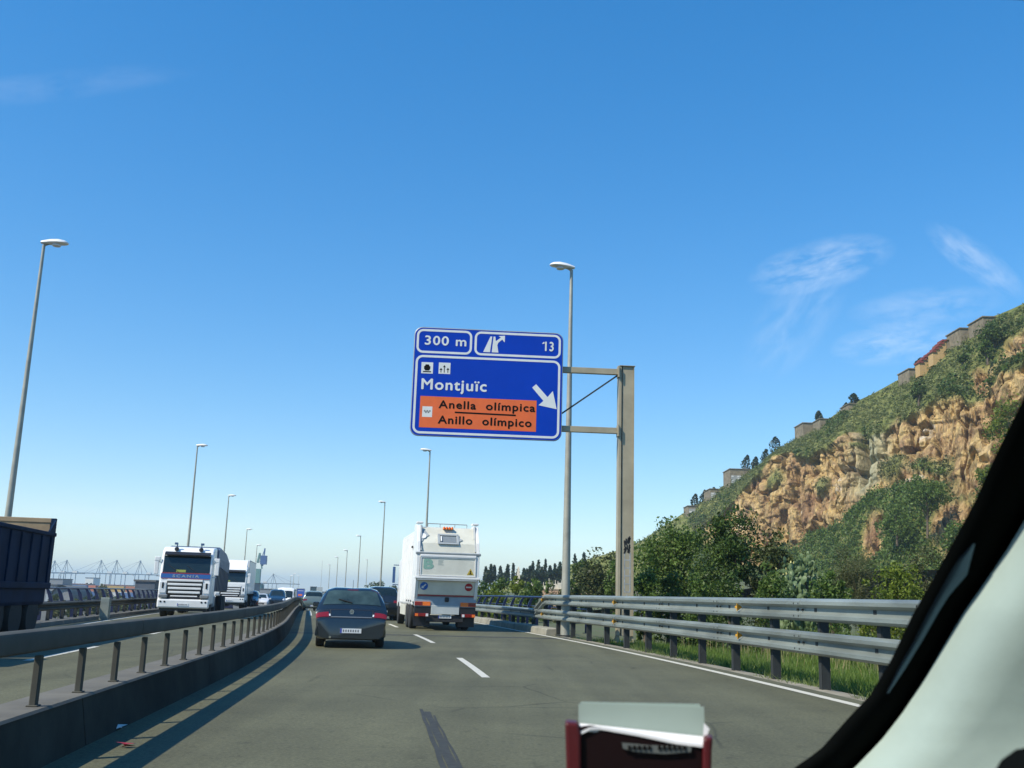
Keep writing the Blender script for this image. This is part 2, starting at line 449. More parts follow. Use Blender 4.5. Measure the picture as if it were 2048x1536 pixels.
# ------------------------------------------------------------------ painted markings and marks on the asphalt
strip('edge_line', [(.09, .005), (-.09, .005)], -10, 330, M_LINE, kind='structure')
strip('edge_line', [(8.32 + .07, .005), (8.32 - .07, .005)], 60, 330, M_LINE, kind='structure')
strip('edge_line', [(16.15, .005), (16.0, .005)], 0, 330, M_LINE, kind='structure')
for a, b in ((18.25, 23.55), (30.3, 36.1), (43.0, 47.2), (54.5, 59.5), (66, 71), (78, 83), (90, 95), (102, 107), (114, 119), (126, 131), (138, 143), (150, 155)):
    strip('lane_dash', [(4.97, .005), (4.83, .005)], a, b, M_LINE, kind='structure')
for a in range(8, 170, 12):
    strip('lane_dash', [(12.92, .005), (12.78, .005)], a, a + 5, M_LINE, kind='structure')
M_JOINT = mat('joint_filler', (.035, .034, .03), .9, var=.2, scale=8)
mb = MB()
mb.grid([[off(35.1 + .16 * k, d, .004) for d in np.linspace(-.35, 9.0, 12)] for k in (0, 4)])
tag(mb.build('expansion_joint', M_JOINT), kind='structure')
# tyre skid: three dark bands with thin lighter gaps
def skid_mat():
    m = mat('tyre_skid_rubber', (.034, .035, .029), .8, var=.35, scale=14, detail=8); return m
M_SKID = skid_mat()
mb = MB()
for lo, hi, y0 in ((.04, .30, 12.6), (.34, .82, 12.35), (.86, 1.0, 12.0)):
    rows = []
    for k in range(15):
        t = k / 14; yy = y0 + (5.2 - y0) * t
        a = Vector((-.965 + .475 * (12.3 - yy) / 3.8, yy, .004)); w = .155 + .01 * (12.3 - yy)
        jit = .006 * math.sin(k * 2.3 + lo * 9)
        rows.append([a + Vector((w * lo + jit, 0, 0)), a + Vector((w * hi + jit, 0, 0))])
    mb.grid(rows)
tag(mb.build('tyre_skid_mark', M_SKID), kind='structure')

# ================================================================== the hill with its rock face
def itp(x, pts): return np.interp(x, [p[0] for p in pts], [p[1] for p in pts])
SIL = [(1000, 1165), (1120, 1152), (1200, 1128), (1270, 1090), (1370, 1024), (1420, 992), (1458, 962), (1515, 936), (1560, 900), (1605, 868), (1640, 850), (1700, 808), (1745, 788), (1810, 752), (1850, 730), (1880, 702), (1912, 676), (1940, 660), (1965, 640), (2000, 628), (2048, 607), (2200, 560), (2700, 520)]
CTOP = [(1000, 1172), (1270, 1090), (1370, 1060), (1440, 1030), (1480, 985), (1510, 950), (1545, 912), (1580, 905), (1615, 908), (1650, 893), (1690, 874), (1730, 868), (1770, 862), (1800, 838), (1850, 812), (1880, 790), (1930, 780), (1970, 790), (2000, 735), (2048, 705), (2700, 640)]
CBOT = [(1000, 1180), (1270, 1100), (1370, 1078), (1440, 1070), (1500, 1085), (1560, 1090), (1620, 1068), (1680, 1048), (1720, 1030), (1745, 1000), (1765, 978), (1800, 955), (1840, 950), (1900, 968), (1950, 945), (2000, 905), (2048, 885), (2700, 850)]
YF = [(1000, 470), (1120, 430), (1270, 385), (1400, 330), (1500, 290), (1600, 250), (1800, 190), (2048, 140), (2700, 80)]
YC = [(1000, 500), (1120, 470), (1270, 440), (1400, 405), (1500, 378), (1600, 345), (1800, 285), (2048, 225), (2700, 140)]
xs = np.concatenate([np.arange(1000, 1380, 10), np.arange(1380, 2080, 2.0), np.arange(2080, 2710, 14)])
vs = np.concatenate([np.linspace(0, .3, 40, endpoint=False), np.linspace(.3, .7, 150, endpoint=False), np.linspace(.7, 1, 60), [1.15]])
NX, NV = len(xs), len(vs)
# v runs 0 foot, .3 cliff foot, .7 cliff top, 1 crest, 1.15 down the back
def hill_cols():
    K = []
    for x in xs:
        yf, yc = itp(x, YF), itp(x, YC)
        foot = gp(x, 1260, -1.0); rx = foot.x / foot.y
        p0 = (rx * yf, yf, -1.5); p3 = dp(x, itp(x, SIL), yc)
        K.append([p0, tuple(dp(x, itp(x, CBOT), yf + .36 * (yc - yf))), tuple(dp(x, itp(x, CTOP), yf + .52 * (yc - yf))), tuple(p3), (p3.x + 10, p3.y + 45, p3.z * .55)])
    K = np.array(K); kv = np.array([0, .3, .7, 1, 1.15])
    j = np.clip(np.searchsorted(kv, vs, 'right') - 1, 0, 3); t = ((vs - kv[j]) / (kv[j + 1] - kv[j]))[None, :, None]
    return K[:, j] * (1 - t) + K[:, j + 1] * t
HP = hill_cols()                                                        # NX,NV,3
flat = HP.reshape(-1, 3)
XX = np.repeat(xs, NV); VV = np.tile(vs, NX)
pxy = np.interp(VV, [0, .3, .7, 1], [0, 1, 2, 3])
wob = (fbm(flat * [.06, .06, .09], 4) - .5)
n2 = (fbm(flat * [.16, .16, .16] + 40, 3) - .5)
band = VV + wob * .22 + n2 * .06
rock = np.clip((band - .285) / .03, 0, 1) * np.clip((.70 - band) / .03, 0, 1)
rock *= np.clip((XX - 1385) / 40, 0, 1)
# scrub cascading over the rock between the two faces, and green ledges
gully = np.exp(-((XX - (1735 + (VV - .5) * 30)) / 34.0) ** 2)
pale = gully * np.clip((VV - .36) / .06, 0, 1) * np.clip((.78 - VV) / .06, 0, 1)
def blob(x, v, rx, rv): return np.clip(1.25 - np.sqrt(((XX - x) / rx) ** 2 + ((VV - v) / rv) ** 2) + n2 * .9, 0, 1)
low = np.maximum.reduce([blob(1905, .19, 48, .07), blob(1745, .20, 26, .06), blob(2035, .76, 40, .06), blob(1965, .74, 28, .05), blob(1690, .70, 30, .03), blob(1480, .24, 40, .06)])
rock = np.clip(np.maximum(rock, np.clip(low * 2.2, 0, 1)), 0, 1)
rock = np.where((XX > 1350), rock, rock * .2)
green = np.maximum.reduce([blob(1785, .42, 30, .10), blob(1640, .52, 16, .05), blob(1860, .36, 60, .05), blob(1545, .60, 20, .05)])
rock = rock * (1 - np.clip(green * 1.3 - .2, 0, .9))
# relief: buttresses, vertical ribs with dark clefts and blocky ledges on rock, soft tussocks elsewhere
nd = np.array([-.62, -.75, .12])
SX = np.cumsum(np.concatenate([[0], np.diff(xs) * .5 * (itp(xs, YF) + itp(xs, YC))[1:] / FPX]))     # metres along the face
SS = np.repeat(SX, NV); ZZ = flat[:, 2]
warp = (fbm(np.stack([SS * .12, ZZ * .12, SS * 0], 1) + 61, 3) - .5) * 2.6
but = fbm(np.stack([SS / 15, ZZ / 42, SS * 0], 1), 3)
r1 = 1 - np.abs(2 * fbm(np.stack([(SS + warp) / 5.2, ZZ / 15, SS * 0], 1) + 7, 2) - 1)
r2 = 1 - np.abs(2 * fbm(np.stack([(SS + warp * .6) / 2.3, ZZ / 7, SS * 0], 1) + 21, 2) - 1)
cl1 = np.clip((r1 - .86) / .14, 0, 1); cl2 = np.clip((r2 - .84) / .16, 0, 1)                       # narrow clefts
bq = fbm(np.stack([(SS + warp * .3) / 2.2, ZZ / 4.5, SS * 0], 1) + 33, 2) * 7; blk = (np.floor(bq) + np.clip((bq % 1 - .72) / .28, 0, 1)) / 7
lz = (ZZ / 4.6 + warp * .16 + but * 2) % 1; led = np.clip(lz / .12, 0, 1) * (1 - lz)
fine = fbm(np.stack([SS / .9, ZZ / 1.8, SS * 0], 1) + 3, 2)
r3 = 1 - np.abs(2 * fbm(np.stack([(SS + warp * .4) / 1.15, ZZ / 10, SS * 0], 1) + 51, 2) - 1); cl3 = np.clip((r3 - .8) / .2, 0, 1)
dispr = (but - .5) * 9 - cl3 * 1.5 - (1 - r3) * .8 - cl1 * 3.6 - cl2 * 2.6 + (.5 - r1) * 1.2 + (blk - .5) * 2.6 + (led - .4) * .7 + (fine - .5) * 1.9
dispg = (fbm(flat * .22 + 5, 4) - .5) * 2.4
# deep notch left of the pale gully
notch = np.exp(-((XX - 1722) / 9.0) ** 2) * np.clip((VV - .42) / .05, 0, 1) * np.clip((.74 - VV) / .05, 0, 1)
amt = np.clip(VV / .06, 0, 1) * np.clip((1.02 - VV) / .12, 0, 1)
disp = (rock * dispr * (.55 + .45 * np.clip((XX - 1380) / 100, 0, 1)) + (1 - rock) * dispg) * amt - notch * 9.0
flat2 = flat + disp[:, None] * nd
HP2 = flat2.reshape(NX, NV, 3)
def hill_pt(x, v):
    i = np.clip(np.searchsorted(xs, x) - 1, 0, NX - 2); j = np.clip(np.searchsorted(vs, v) - 1, 0, NV - 2)
    a = (x - xs[i]) / (xs[i + 1] - xs[i]); b = (v - vs[j]) / (vs[j + 1] - vs[j])
    p = HP2[i, j] * (1 - a) * (1 - b) + HP2[i + 1, j] * a * (1 - b) + HP2[i, j + 1] * (1 - a) * b + HP2[i + 1, j + 1] * a * b
    return Vector(p)
def hill_at(x, y):
    """surface point of the hill seen at pixel x, y"""
    s, c, b = itp(x, SIL), itp(x, CTOP), itp(x, CBOT)
    f = 1205
    return hill_pt(x, float(np.interp(y, [s, c, b, f], [1, .7, .3, .0])))
def hill_mat():
    m = bpy.data.materials.new('rocky_hillside'); m.use_nodes = True
    nt = m.node_tree; N, L = nt.nodes, nt.links; b = N['Principled BSDF']; b.inputs['Roughness'].default_value = .95; b.inputs['Specular IOR Level'].default_value = .15
    t = N.new('ShaderNodeTexCoord')
    def noise(sc, det, st=(1, 1, 1), ro=.62, offs=0):
        mp = N.new('ShaderNodeMapping'); mp.inputs['Scale'].default_value = st; mp.inputs['Location'].default_value = (offs, offs, offs); L.new(t.outputs['Object'], mp.inputs['Vector'])
        n = N.new('ShaderNodeTexNoise'); n.inputs['Scale'].default_value = sc; n.inputs['Detail'].default_value = det; n.inputs['Roughness'].default_value = ro; n.inputs['Distortion'].default_value = .4
        L.new(mp.outputs[0], n.inputs['Vector']); return n.outputs[0]
    def ramp(v, st):
        r = N.new('ShaderNodeValToRGB'); e = r.color_ramp.elements
        while len(e) < len(st): e.new(.5)
        for k, (p, c) in enumerate(st): e[k].position = p; e[k].color = (*c, 1)
        L.new(v, r.inputs[0]); return r.outputs[0]
    def mix(f, a, c, bt='MIX'):
        x = N.new('ShaderNodeMix'); x.data_type = 'RGBA'; x.blend_type = bt
        if isinstance(f, float): x.inputs['Factor'].default_value = f
        else: L.new(f, x.inputs['Factor'])
        L.new(a, x.inputs['A']); L.new(c, x.inputs['B']); return x.outputs['Result']
    rockc = ramp(noise(.085, 8, (1, 1, 1.3), .68), [(.27, (.15, .085, .050)), (.39, (.265, .165, .092)), (.48, (.37, .255, .130)), (.56, (.47, .345, .155)), (.63, (.43, .32, .18)), (.75, (.33, .24, .165))])
    rockc = mix(.8, rockc, ramp(noise(.55, 6, (1, 1, .22)), [(.36, (.30, .27, .26)), (.56, (1.15, 1.1, 1.0))]), 'MULTIPLY')
    seam = ramp(noise(.05, 4, (.7, .7, 2.6), offs=31), [(.62, (0, 0, 0)), (.66, (1, 1, 1))])
    cr_ = N.new('ShaderNodeRGB'); cr_.outputs[0].default_value = (.56, .46, .34, 1)
    rockc = mix(seam, rockc, cr_.outputs[0])
    ap = N.new('ShaderNodeAttribute'); ap.attribute_name = 'pale'
    pc = ramp(noise(.5, 5), [(.3, (.26, .24, .14)), (.7, (.42, .40, .26))])
    rockc = mix(ap.outputs['Fac'], rockc, pc)
    gr = ramp(noise(.16, 8), [(.30, (.075, .095, .022)), (.44, (.14, .16, .045)), (.56, (.20, .205, .07)), (.70, (.28, .255, .11))])
    gr = mix(.7, gr, ramp(noise(1.1, 4), [(.3, (.55, .6, .5)), (.65, (1.1, 1.1, 1.0))]), 'MULTIPLY')
    ar = N.new('ShaderNodeAttribute'); ar.attribute_name = 'rock'
    L.new(mix(ar.outputs['Fac'], gr, rockc), b.inputs['Base Color'])
    bp = N.new('ShaderNodeBump'); bp.inputs['Strength'].default_value = 1.0; bp.inputs['Distance'].default_value = .9
    L.new(noise(.9, 6, (1, 1, .6)), bp.inputs['Height']); L.new(bp.outputs[0], b.inputs['Normal'])
    return m
me = bpy.data.meshes.new('rocky_hill')
idx = np.arange(NX * NV).reshape(NX, NV)
q = np.stack([idx[:-1, :-1], idx[1:, :-1], idx[1:, 1:], idx[:-1, 1:]], -1).reshape(-1)
me.vertices.add(NX * NV); me.vertices.foreach_set('co', flat2.astype(np.float32).ravel())
nf = len(q) // 4
me.loops.add(nf * 4); me.loops.foreach_set('vertex_index', q.astype(np.int32))
me.polygons.add(nf); me.polygons.foreach_set('loop_start', np.arange(0, nf * 4, 4, dtype=np.int32))
me.update(calc_edges=True); me.shade_flat()
for nm, arr in (('rock', rock), ('pale', pale)):
    at = me.attributes.new(nm, 'FLOAT', 'POINT'); at.data.foreach_set('value', arr.astype(np.float32))
me.materials.append(hill_mat())
tag(link('rocky_hill', me), kind='structure')

# ================================================================== barriers along the road
def sweep(mb, prof, Ys, dz=None, flip=False):
    P = []
    for i, Y in enumerate(Ys):
        z0 = dz[i] if dz is not None else 0
        r = [off(Y, d, z + z0) for d, z in prof]; P.append(r + [r[0]])
    k = len(prof) + 1; n = len(mb.v); mb.grid(P)
    mb.f.append(tuple(n + a for a in range(k - 1))); mb.f.append(tuple(n + (len(P) - 1) * k + a for a in range(k - 2, -1, -1)))
# median: concrete base, close posts, rounded grey rail
med = empty('median_barrier', off(8, 9.3), 0, 'long grey median barrier: close posts under a broad rail on a low concrete wall', 'barrier')
def inparent(o, e):
    o.parent = e; o.matrix_parent_inverse = Matrix.Translation(-e.location); return o
a = -14.0
while a < 420:
    b = a + (6.0 if a < 90 else 60.0); mb = MB(); sweep(mb, [(9.06, -.05), (9.14, .39), (9.54, .39), (9.62, -.05)], np.linspace(a + .012, b - .012, 7 if a < 90 else 20)); inparent(mb.build('concrete_wall', M_GRIME_SHADE), med); a = b
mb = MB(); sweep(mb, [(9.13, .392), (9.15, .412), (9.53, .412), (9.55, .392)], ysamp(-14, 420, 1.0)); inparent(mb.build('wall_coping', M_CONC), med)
RP = [(9.185, .835), (9.168, .85), (9.165, .965), (9.178, .988), (9.20, .995), (9.31, .995), (9.335, .985), (9.345, .96), (9.345, .85), (9.33, .835)]
a = -12.0
while a < 400:
    L_ = 8.0 if a < 80 else 40.0
    n = max(2, int(L_ / 1.0) + 1) if a < 80 else 12
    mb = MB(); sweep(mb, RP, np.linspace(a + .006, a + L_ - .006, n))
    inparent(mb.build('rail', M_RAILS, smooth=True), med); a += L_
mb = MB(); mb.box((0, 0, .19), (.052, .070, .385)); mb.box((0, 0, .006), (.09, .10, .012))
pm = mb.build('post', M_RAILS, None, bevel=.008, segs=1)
Y = 8.0 - 1.12 * 9; first = True
while Y < 84:
    o = pm if first else pm.copy()
    if not first: COL.objects.link(o)
    first = False
    p = off(Y, 9.25, .412); o.location = p; o.rotation_euler = (0, 0, head(Y)); inparent(o, med); Y += 1.12
# far-side rail of the opposite carriageway, with its kerb and blue railing
kb = tag(bpy.data.objects.new('kerb', None), kind='structure'); COL.objects.link(kb)
for k in range(24):
    mb = MB(); a = 20 + k * 3.0; sweep(mb, [(16.55, -.05), (16.58, .13), (16.62, .15), (17.05, .15), (17.05, -.05)], [a + .02, a + 1.5, a + 2.98])
    mb.build('kerb_stone', M_CONC, kb)
far = empty('crash_barrier', off(30, 16.75), 0, 'low grey crash barrier on short posts along the far carriageway, before the blue railing', 'barrier')
WB = [(-.075, 0), (.0, .02), (.025, .05), (.025, .105), (-.065, .16), (-.065, .22), (.025, .275), (.025, .33), (.0, .36), (-.075, .38), (-.085, .37), (-.012, .35), (.013, .325), (.013, .28), (-.077, .226), (-.077, .154), (.013, .10), (.013, .055), (-.012, .03), (-.085, .01)]
a = 18.0
while a < 130:
    mb = MB(); sweep(mb, [(16.72 - d, .47 + z * .72) for d, z in WB], np.linspace(a, a + 3.99, 4)); inparent(mb.build('beam', M_RAILS, smooth=True), far); a += 4.0
pm = MB().box((0, 0, .33), (.10, .10, .68)).build('post', M_GALVD)
for k in range(45):
    o = pm if k == 0 else pm.copy()
    if k: COL.objects.link(o)
    Y = 19.0 + 2.0 * k; o.location = off(Y, 16.85, .10); o.rotation_euler = (0, 0, head(Y)); inparent(o, far)
pm = MB().box((0, 0, .42), (.34, .22, .86)).build('end_post', M_GALV, None, bevel=.01)
pm.location = off(43.5, 16.3, 0); inparent(pm, far)

def fin(side):
    """curved blade post of the railing: straight foot, bulging outwards, hooked top; side = +1 outwards is +x"""
    ctr = [(0, 0), (0, .35), (.02, .62), (.07, .85), (.14, 1.05), (.21, 1.18), (.27, 1.24)]
    wid = [.13, .13, .14, .15, .14, .11, .06]
    mb = MB(); rows = []
    for (x, z), w in zip(ctr, wid):
        rows.append([(side * (x - w / 2 * .9), -.035, z), (side * (x + w / 2 * .9), -.035, z), (side * (x + w / 2 * .9), .035, z), (side * (x - w / 2 * .9), .035, z), (side * (x - w / 2 * .9), -.035, z)])
    mb.grid(rows); mb.f.append((27 + 3, 28 + 3, 29 + 3, 30 + 3)) ; mb.box((0, 0, .01), (.24, .2, .02))
    return mb.build('fin_post', M_BLUEF)
def railing(label, d0, side, Ya, Yb, stepY, zb, rails, grp=None):
    r = empty('bridge_railing', off(Ya, d0, zb), 0, label, 'railing')
    f0 = fin(side); k = 0; Y = Ya
    while Y < Yb:
        o = f0 if k == 0 else f0.copy()
        if k: COL.objects.link(o)
        o.location = off(Y, d0, zb); o.rotation_euler = (0, 0, head(Y)); inparent(o, r); Y += stepY; k += 1
    for dz, dd, rad in rails:
        Ys = np.arange(Ya - .4, Yb, 3.0); mb = MB()
        for y0, y1 in zip(Ys[:-1], Ys[1:]): mb.tube(off(y0, d0 - side * dd, zb + dz), off(y1, d0 - side * dd, zb + dz), rad, n=6)
        inparent(mb.build('rail_tube', M_BLUEF, smooth=True), r)
    return r
railing('blue bridge railing of curved fins behind the single guardrail, right of the white refuse truck', -1.55, 1, 37.6, 104, 2.05, .12, [(1.25, .25, .05), (.85, .08, .022), (.5, .02, .022)])
railing('blue bridge railing of curved fins along the harbour side, left of the oncoming white lorry', 17.5, -1, 24.0, 130, 1.62, -.05, [(1.22, .22, .035), (.75, .05, .02)])

# right-hand guardrail: double W beams on posts, single beyond the sign
gr = empty('guardrail', off(17, -.5), 0, 'galvanised double guardrail of two stacked W beams on dark posts along the right verge', 'guardrail')
def wprof(d0, z0): return [(d0 - d, z0 + z) for d, z in [(-x, z) for x, z in WB]]
a = 5.2 - 4.2 * 3; k = 0
while a < 39.0:
    b = min(a + 4.2, 39.6)
    for z0 in (1.09, .54):
        mb = MB(); sweep(mb, wprof(-.45, z0), np.linspace(a + .012, b + (.16 if z0 else 0), 6)); inparent(mb.build('beam', M_GALV, smooth=True), gr)
        # overlap plate and bolts at the joint
        mb = MB(); sweep(mb, wprof(-.444, z0), [b - .16, b + .16]); inparent(mb.build('joint_plate', M_GALV, smooth=True), gr)
        mb = MB()
        for yy in (b - .1, b + .1):
            for zz in (.085, .295): 
                p = off(yy, -.415, z0 + zz); q = off(yy, -.445, z0 + zz); mb.tube(q, p, .018, n=6)
            p = off(yy, -.475, z0 + .19); q = off(yy, -.51, z0 + .19); mb.tube(q, p, .02, n=6)
        o = inparent(mb.build('bolts', M_GALVD), gr); o['kind'] = 'stuff'
    a += 4.2
# the upper beam slants down to its end
mb = MB(); sweep(mb, wprof(-.45, 1.09), [39.6, 40.0, 41.9], [0, -.03, -.62]); inparent(mb.build('slanted_end_beam', M_GALV, smooth=True), gr)
a = 39.0 + .6
while a < 190:
    b = a + (4.2 if a < 90 else 20)
    mb = MB(); sweep(mb, wprof(-.45, .54), np.linspace(a + .01, b, 4)); inparent(mb.build('beam', M_GALV, smooth=True), gr); a = b
mb = MB(); mb.box((-.035, 0, .69), (.012, .12, 1.42)).box((.035, -.054, .69), (.15, .012, 1.42)).box((.035, .054, .69), (.15, .012, 1.42)); mb.box((-.06, 0, .72), (.06, .1, .3)).box((-.06, 0, 1.28), (.06, .1, .3))
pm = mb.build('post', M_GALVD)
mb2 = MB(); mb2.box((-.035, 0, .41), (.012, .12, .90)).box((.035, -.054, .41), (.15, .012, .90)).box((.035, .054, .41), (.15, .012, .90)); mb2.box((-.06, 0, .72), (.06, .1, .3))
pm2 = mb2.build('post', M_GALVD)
Y = 17.2 - 2.1 * 6; f1 = f2 = True
while Y < 92:
    src, fst = (pm, f1) if Y < 40.4 else (pm2, f2)
    o = src if fst else src.copy()
    if not fst: COL.objects.link(o)
    if Y < 40.4: f1 = False
    else: f2 = False
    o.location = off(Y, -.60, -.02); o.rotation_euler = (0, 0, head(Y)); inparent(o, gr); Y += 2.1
rm = MB().prism([(-.085, -.075), (-.085, .075), (.085, 0)], 'y', -.006, .006)
rm.box((-.06, .03, 0), (.02, .06, .05))
M_REFL = mat('amber_reflector', (.52, .27, .03), .4, var=.25, scale=25)
r0 = rm.build('reflector', M_REFL); first = True
for Y in (10.4, 20.6, 30.3, 39.9):
    for z in (1.28, .73):
        o = r0 if first else r0.copy()
        if not first: COL.objects.link(o)
        first = False
        o.location = off(Y, -.43, z); o.rotation_euler = (0, 0, head(Y) + R_(32)); inparent(o, gr)
# kerb stones beside the edge line at the start of the bridge
kr = tag(bpy.data.objects.new('kerb', None), kind='structure'); COL.objects.link(kr)
for k in range(14):
    mb = MB(); a = 38.2 + k * 3.1; hh = .24 + .015 * math.sin(k * 2.1)
    sweep(mb, [(-.17, -.05), (-.20, hh - .03), (-.23, hh), (-.62, hh + .02), (-.66, -.05)], [a + .03, a + .12, a + 2.98, a + 3.07], [-.03 if k == 0 else 0, 0, 0, 0])
    mb.build('kerb_stone', mat('worn_kerb_concrete', (.27, .255, .20), .9, var=.2, scale=2.5, bump=.2, bscale=18), kr)

# ================================================================== lamp posts
def lamp_post(loc, h, rz, side, r0, r1, label, group):
    e = empty('street_lamp', loc, rz, label, 'street lamp', group)
    mb = MB(); mb.tube((0, 0, 0), (0, 0, h * .5), r0, (r0 + r1) / 2, 12).tube((0, 0, h * .5), (0, 0, h), (r0 + r1) / 2, r1, 12); mb.tube((0, 0, h - .01), (side * .22, 0, h + .10), r1, r1 * .9, 8)
    mb.build('pole', M_POLE, e, smooth=True)
    box('base_plate', (0, 0, .02), (r0 * 3.4, r0 * 3.4, .05), M_GALVD, e)
    P = []
    for t, hw, zt, zb in ((0, .07, .06, -.05), (.12, .12, .09, -.07), (.35, .20, .14, -.07), (.62, .235, .16, -.06), (.85, .20, .12, -.05), (.97, .11, .06, -.03), (1.0, .03, .01, -.01)):
        x = side * (-.12 + t * 1.0); P.append([(x, hw * math.cos(a), h + .10 + t * .03 + (zt if math.sin(a) > 0 else -zb) * math.sin(a)) for a in np.linspace(0, 2 * math.pi, 13)])
    MB().grid(P, True).build('lamp_head', M_WHITE, e, smooth=True)
    MB().lathe([(.15, -.03), (.17, 0), (.17, .02)], (side * .45, 0, h + .025), 'z', 12).build('lamp_lens', M_LAMP, e)
    return e
RL = [((1143, 540), 38.0), ((860, 903), 0), ((770, 1003), 0), ((722, 1062), 0), ((695, 1095), 0), ((676, 1115), 0), ((660, 1130), 0)]
lab_r = ['tall lamp post standing behind the hanging blue sign, left of its tan post', 'lamp post rising behind the white refuse truck', 'lamp post between the dark hatchback and the refuse truck, before the roadside trees',
         'lamp post rising above the right roof edge of the dark hatchback', 'slim far lamp post above the dark hatchback roof, fifth along the right verge', 'very slim far lamp post above the hatchback, sixth along the right verge', 'last tiny lamp post above the left roof edge of the dark hatchback']
for k, (px, _) in enumerate(RL):
    p = gp(px[0], px[1], 14.0); p = gp(px[0], px[1], 14.0 + dip(p.y)); p = gp(px[0], px[1], 14.0 + dip(p.y)); lamp_post((p.x, p.y, dip(p.y)), 14.0, head(p.y), -1, .17 if k == 0 else .13, .06, lab_r[k], 'street lamps along the right verge')
LLP = [(88, 490), (395, 893), (458, 990), (495, 1050), (515, 1082)]
lab_l = ['tall lamp post at the far left, rising behind the blue tipper trailer', 'lamp post rising behind the cab of the white tractor lorry', 'lamp post rising behind the grey trailer of the white lorry', 'lamp post rising behind the white box lorry', 'slim far lamp post right of the white box lorry, beside the green crane']
for k, px in enumerate(LLP):
    p = gp(px[0], px[1], 14.0); p = gp(px[0], px[1], 14.0 + dip(p.y)); p = gp(px[0], px[1], 14.0 + dip(p.y)); lamp_post((p.x, p.y, -.3 + dip(p.y)), 14.3, head(p.y), 1, .14, .055, lab_l[k], 'street lamps along the harbour side')
for k, (x, yt, yb, Y) in enumerate(((735, 1120, 1180, 330), (588, 1148, 1185, 420), (598, 1152, 1185, 520), (582, 1152, 1188, 380), (645, 1122, 1180, 640))):
    t = dp(x, yt, Y); lamp_post((t.x, Y, -2), t.z + 2, 0, -1 if k % 2 == 0 else 1, .12, .06, ['thin distant lamp post before the trees beyond the hatchback', 'thin distant mast right of the harbour crane boom', 'thin distant mast just left of the far blue sign', 'thin distant mast over the white van roof', 'thinnest distant mast over the far message board'][k], 'distant lamp masts')

# ================================================================== hanging direction sign on its cantilever post
M_SIGN = mat('sign_blue', (.0002, .042, .40), .55, var=.05, scale=1.0, spec=.12)
M_SWHITE = mat('sign_white', (.66, .68, .66), .5, var=.05)
M_SORANGE = mat('sign_orange', (.72, .13, .025), .5, var=.06)
M_SBACK = mat('sign_edge_aluminium', (.30, .32, .34), .45, .4, var=.1)
SY = 33.2
c0, c1_, c2, c3_ = dp(829, 652, SY), dp(1124, 668, SY), dp(1121, 883, SY), dp(819, 866, SY)
SW = (c1_.x - c0.x + c2.x - c3_.x) / 2; SH = (c0.z - c3_.z + c1_.z - c2.z) / 2
sc_ = (c0 + c1_ + c2 + c3_) / 4
pb = off(34.0, -1.9)
px0 = dp(1236, 760, 34.0).x; px1 = dp(1266, 760, 34.0).x; pcx = (px0 + px1) / 2; PW = px1 - px0
ptop = dp(1250, 735, 34.0).z
sg = empty('direction_sign', (pcx, 34.0, -.15), .06, 'big blue direction sign with an orange panel, hung from a tan steel post', 'road sign')
def S(x, y, z): return (x, y, z + .15)     # local coordinates above the foot of the post
H_ = ptop
mb = MB(); mb.box(S(.06, 0, H_ / 2 + .1), (PW * .74, .34, H_ - .2))
mb.build('post', M_GANTRY, sg, bevel=.012)
box('post_flange', S(-PW * .41, .0, H_ / 2 + .1), (PW * .16, .42, H_ - .22), M_GANTRY, sg)
box('post_flange', S(PW * .50, .0, H_ / 2 + .1), (.02, .42, H_ - .22), M_GANTRY, sg)
box('post_cap', S(.03, 0, H_ + .012), (PW * 1.04, .46, .02), M_GANTRY, sg)
mb = MB(); mb.box(S(0, 0, .02), (.62, .62, .04))
for sx in (-1, 1):
    for k in (-.12, .12): mb.prism([(sx * .2 + .03, .04 + .15), (sx * .31, .04 + .15), (sx * .2 + .03, .7)], 'y', k - .008, k + .008)
mb.build('base_plate', M_GANTRY, sg)
scx, scz = sc_.x - pcx, sc_.z
arms = []
for yv, nm in ((745, 0), (862, 1)):
    z = dp(1180, yv, 34.0).z
    mb = MB(); xl = scx - SW * .42; xr = -PW * .50
    mb.box(S((xl + xr) / 2, -.16, z), (xr - xl, .16, .20)); mb.build('arm', M_GANTRY, sg, bevel=.008)
    box('arm_flange', S(-PW * .55, -.16, z), (.05, .30, .40), M_GANTRY, sg, bevel=.005); arms.append(z)
MB().bar(S(-PW * .6, -.16, arms[0] - .12), S(scx + SW * .40, -.16, arms[1] + .12), .05, .05).build('brace', M_GALVD, sg)
# panel
def rrect(w, h, r, n=6):
    pts = []
    for cx, cz, a0 in ((w / 2 - r, h / 2 - r, 0), (-w / 2 + r, h / 2 - r, 90), (-w / 2 + r, -h / 2 + r, 180), (w / 2 - r, -h / 2 + r, 270)):
        for k in range(n + 1):
            a = R_(a0 + 90 * k / n); pts.append((cx + r * math.cos(a), cz + r * math.sin(a)))
    return pts
YP = -.40
pan = MB().prism(rrect(SW, SH, .26), 'y', -.03, .03).build('sign_panel', M_SIGN, sg); pan.location = S(scx, YP, scz)
mb = MB(); o_, i_ = rrect(SW + .05, SH + .05, .28), rrect(SW - .004, SH - .004, .255)
rows = [[(p[0], -.026, p[1]) for p in o_ + o_[:1]], [(p[0], -.036, p[1]) for p in i_ + i_[:1]]]
mb.grid([[(p[0], .034, p[1]) for p in o_ + o_[:1]]] + rows); mb.build('panel_edge', M_SBACK, pan)
mb = MB()
for xx in (-.35, -.1, .15, .38): mb.box((SW * xx, .10, 0), (.08, .14, SH * .96))
mb.build('back_stiffener', M_SBACK, pan)
def U(u, v): return ((u - .5) * SW, (.5 - v) * SH)
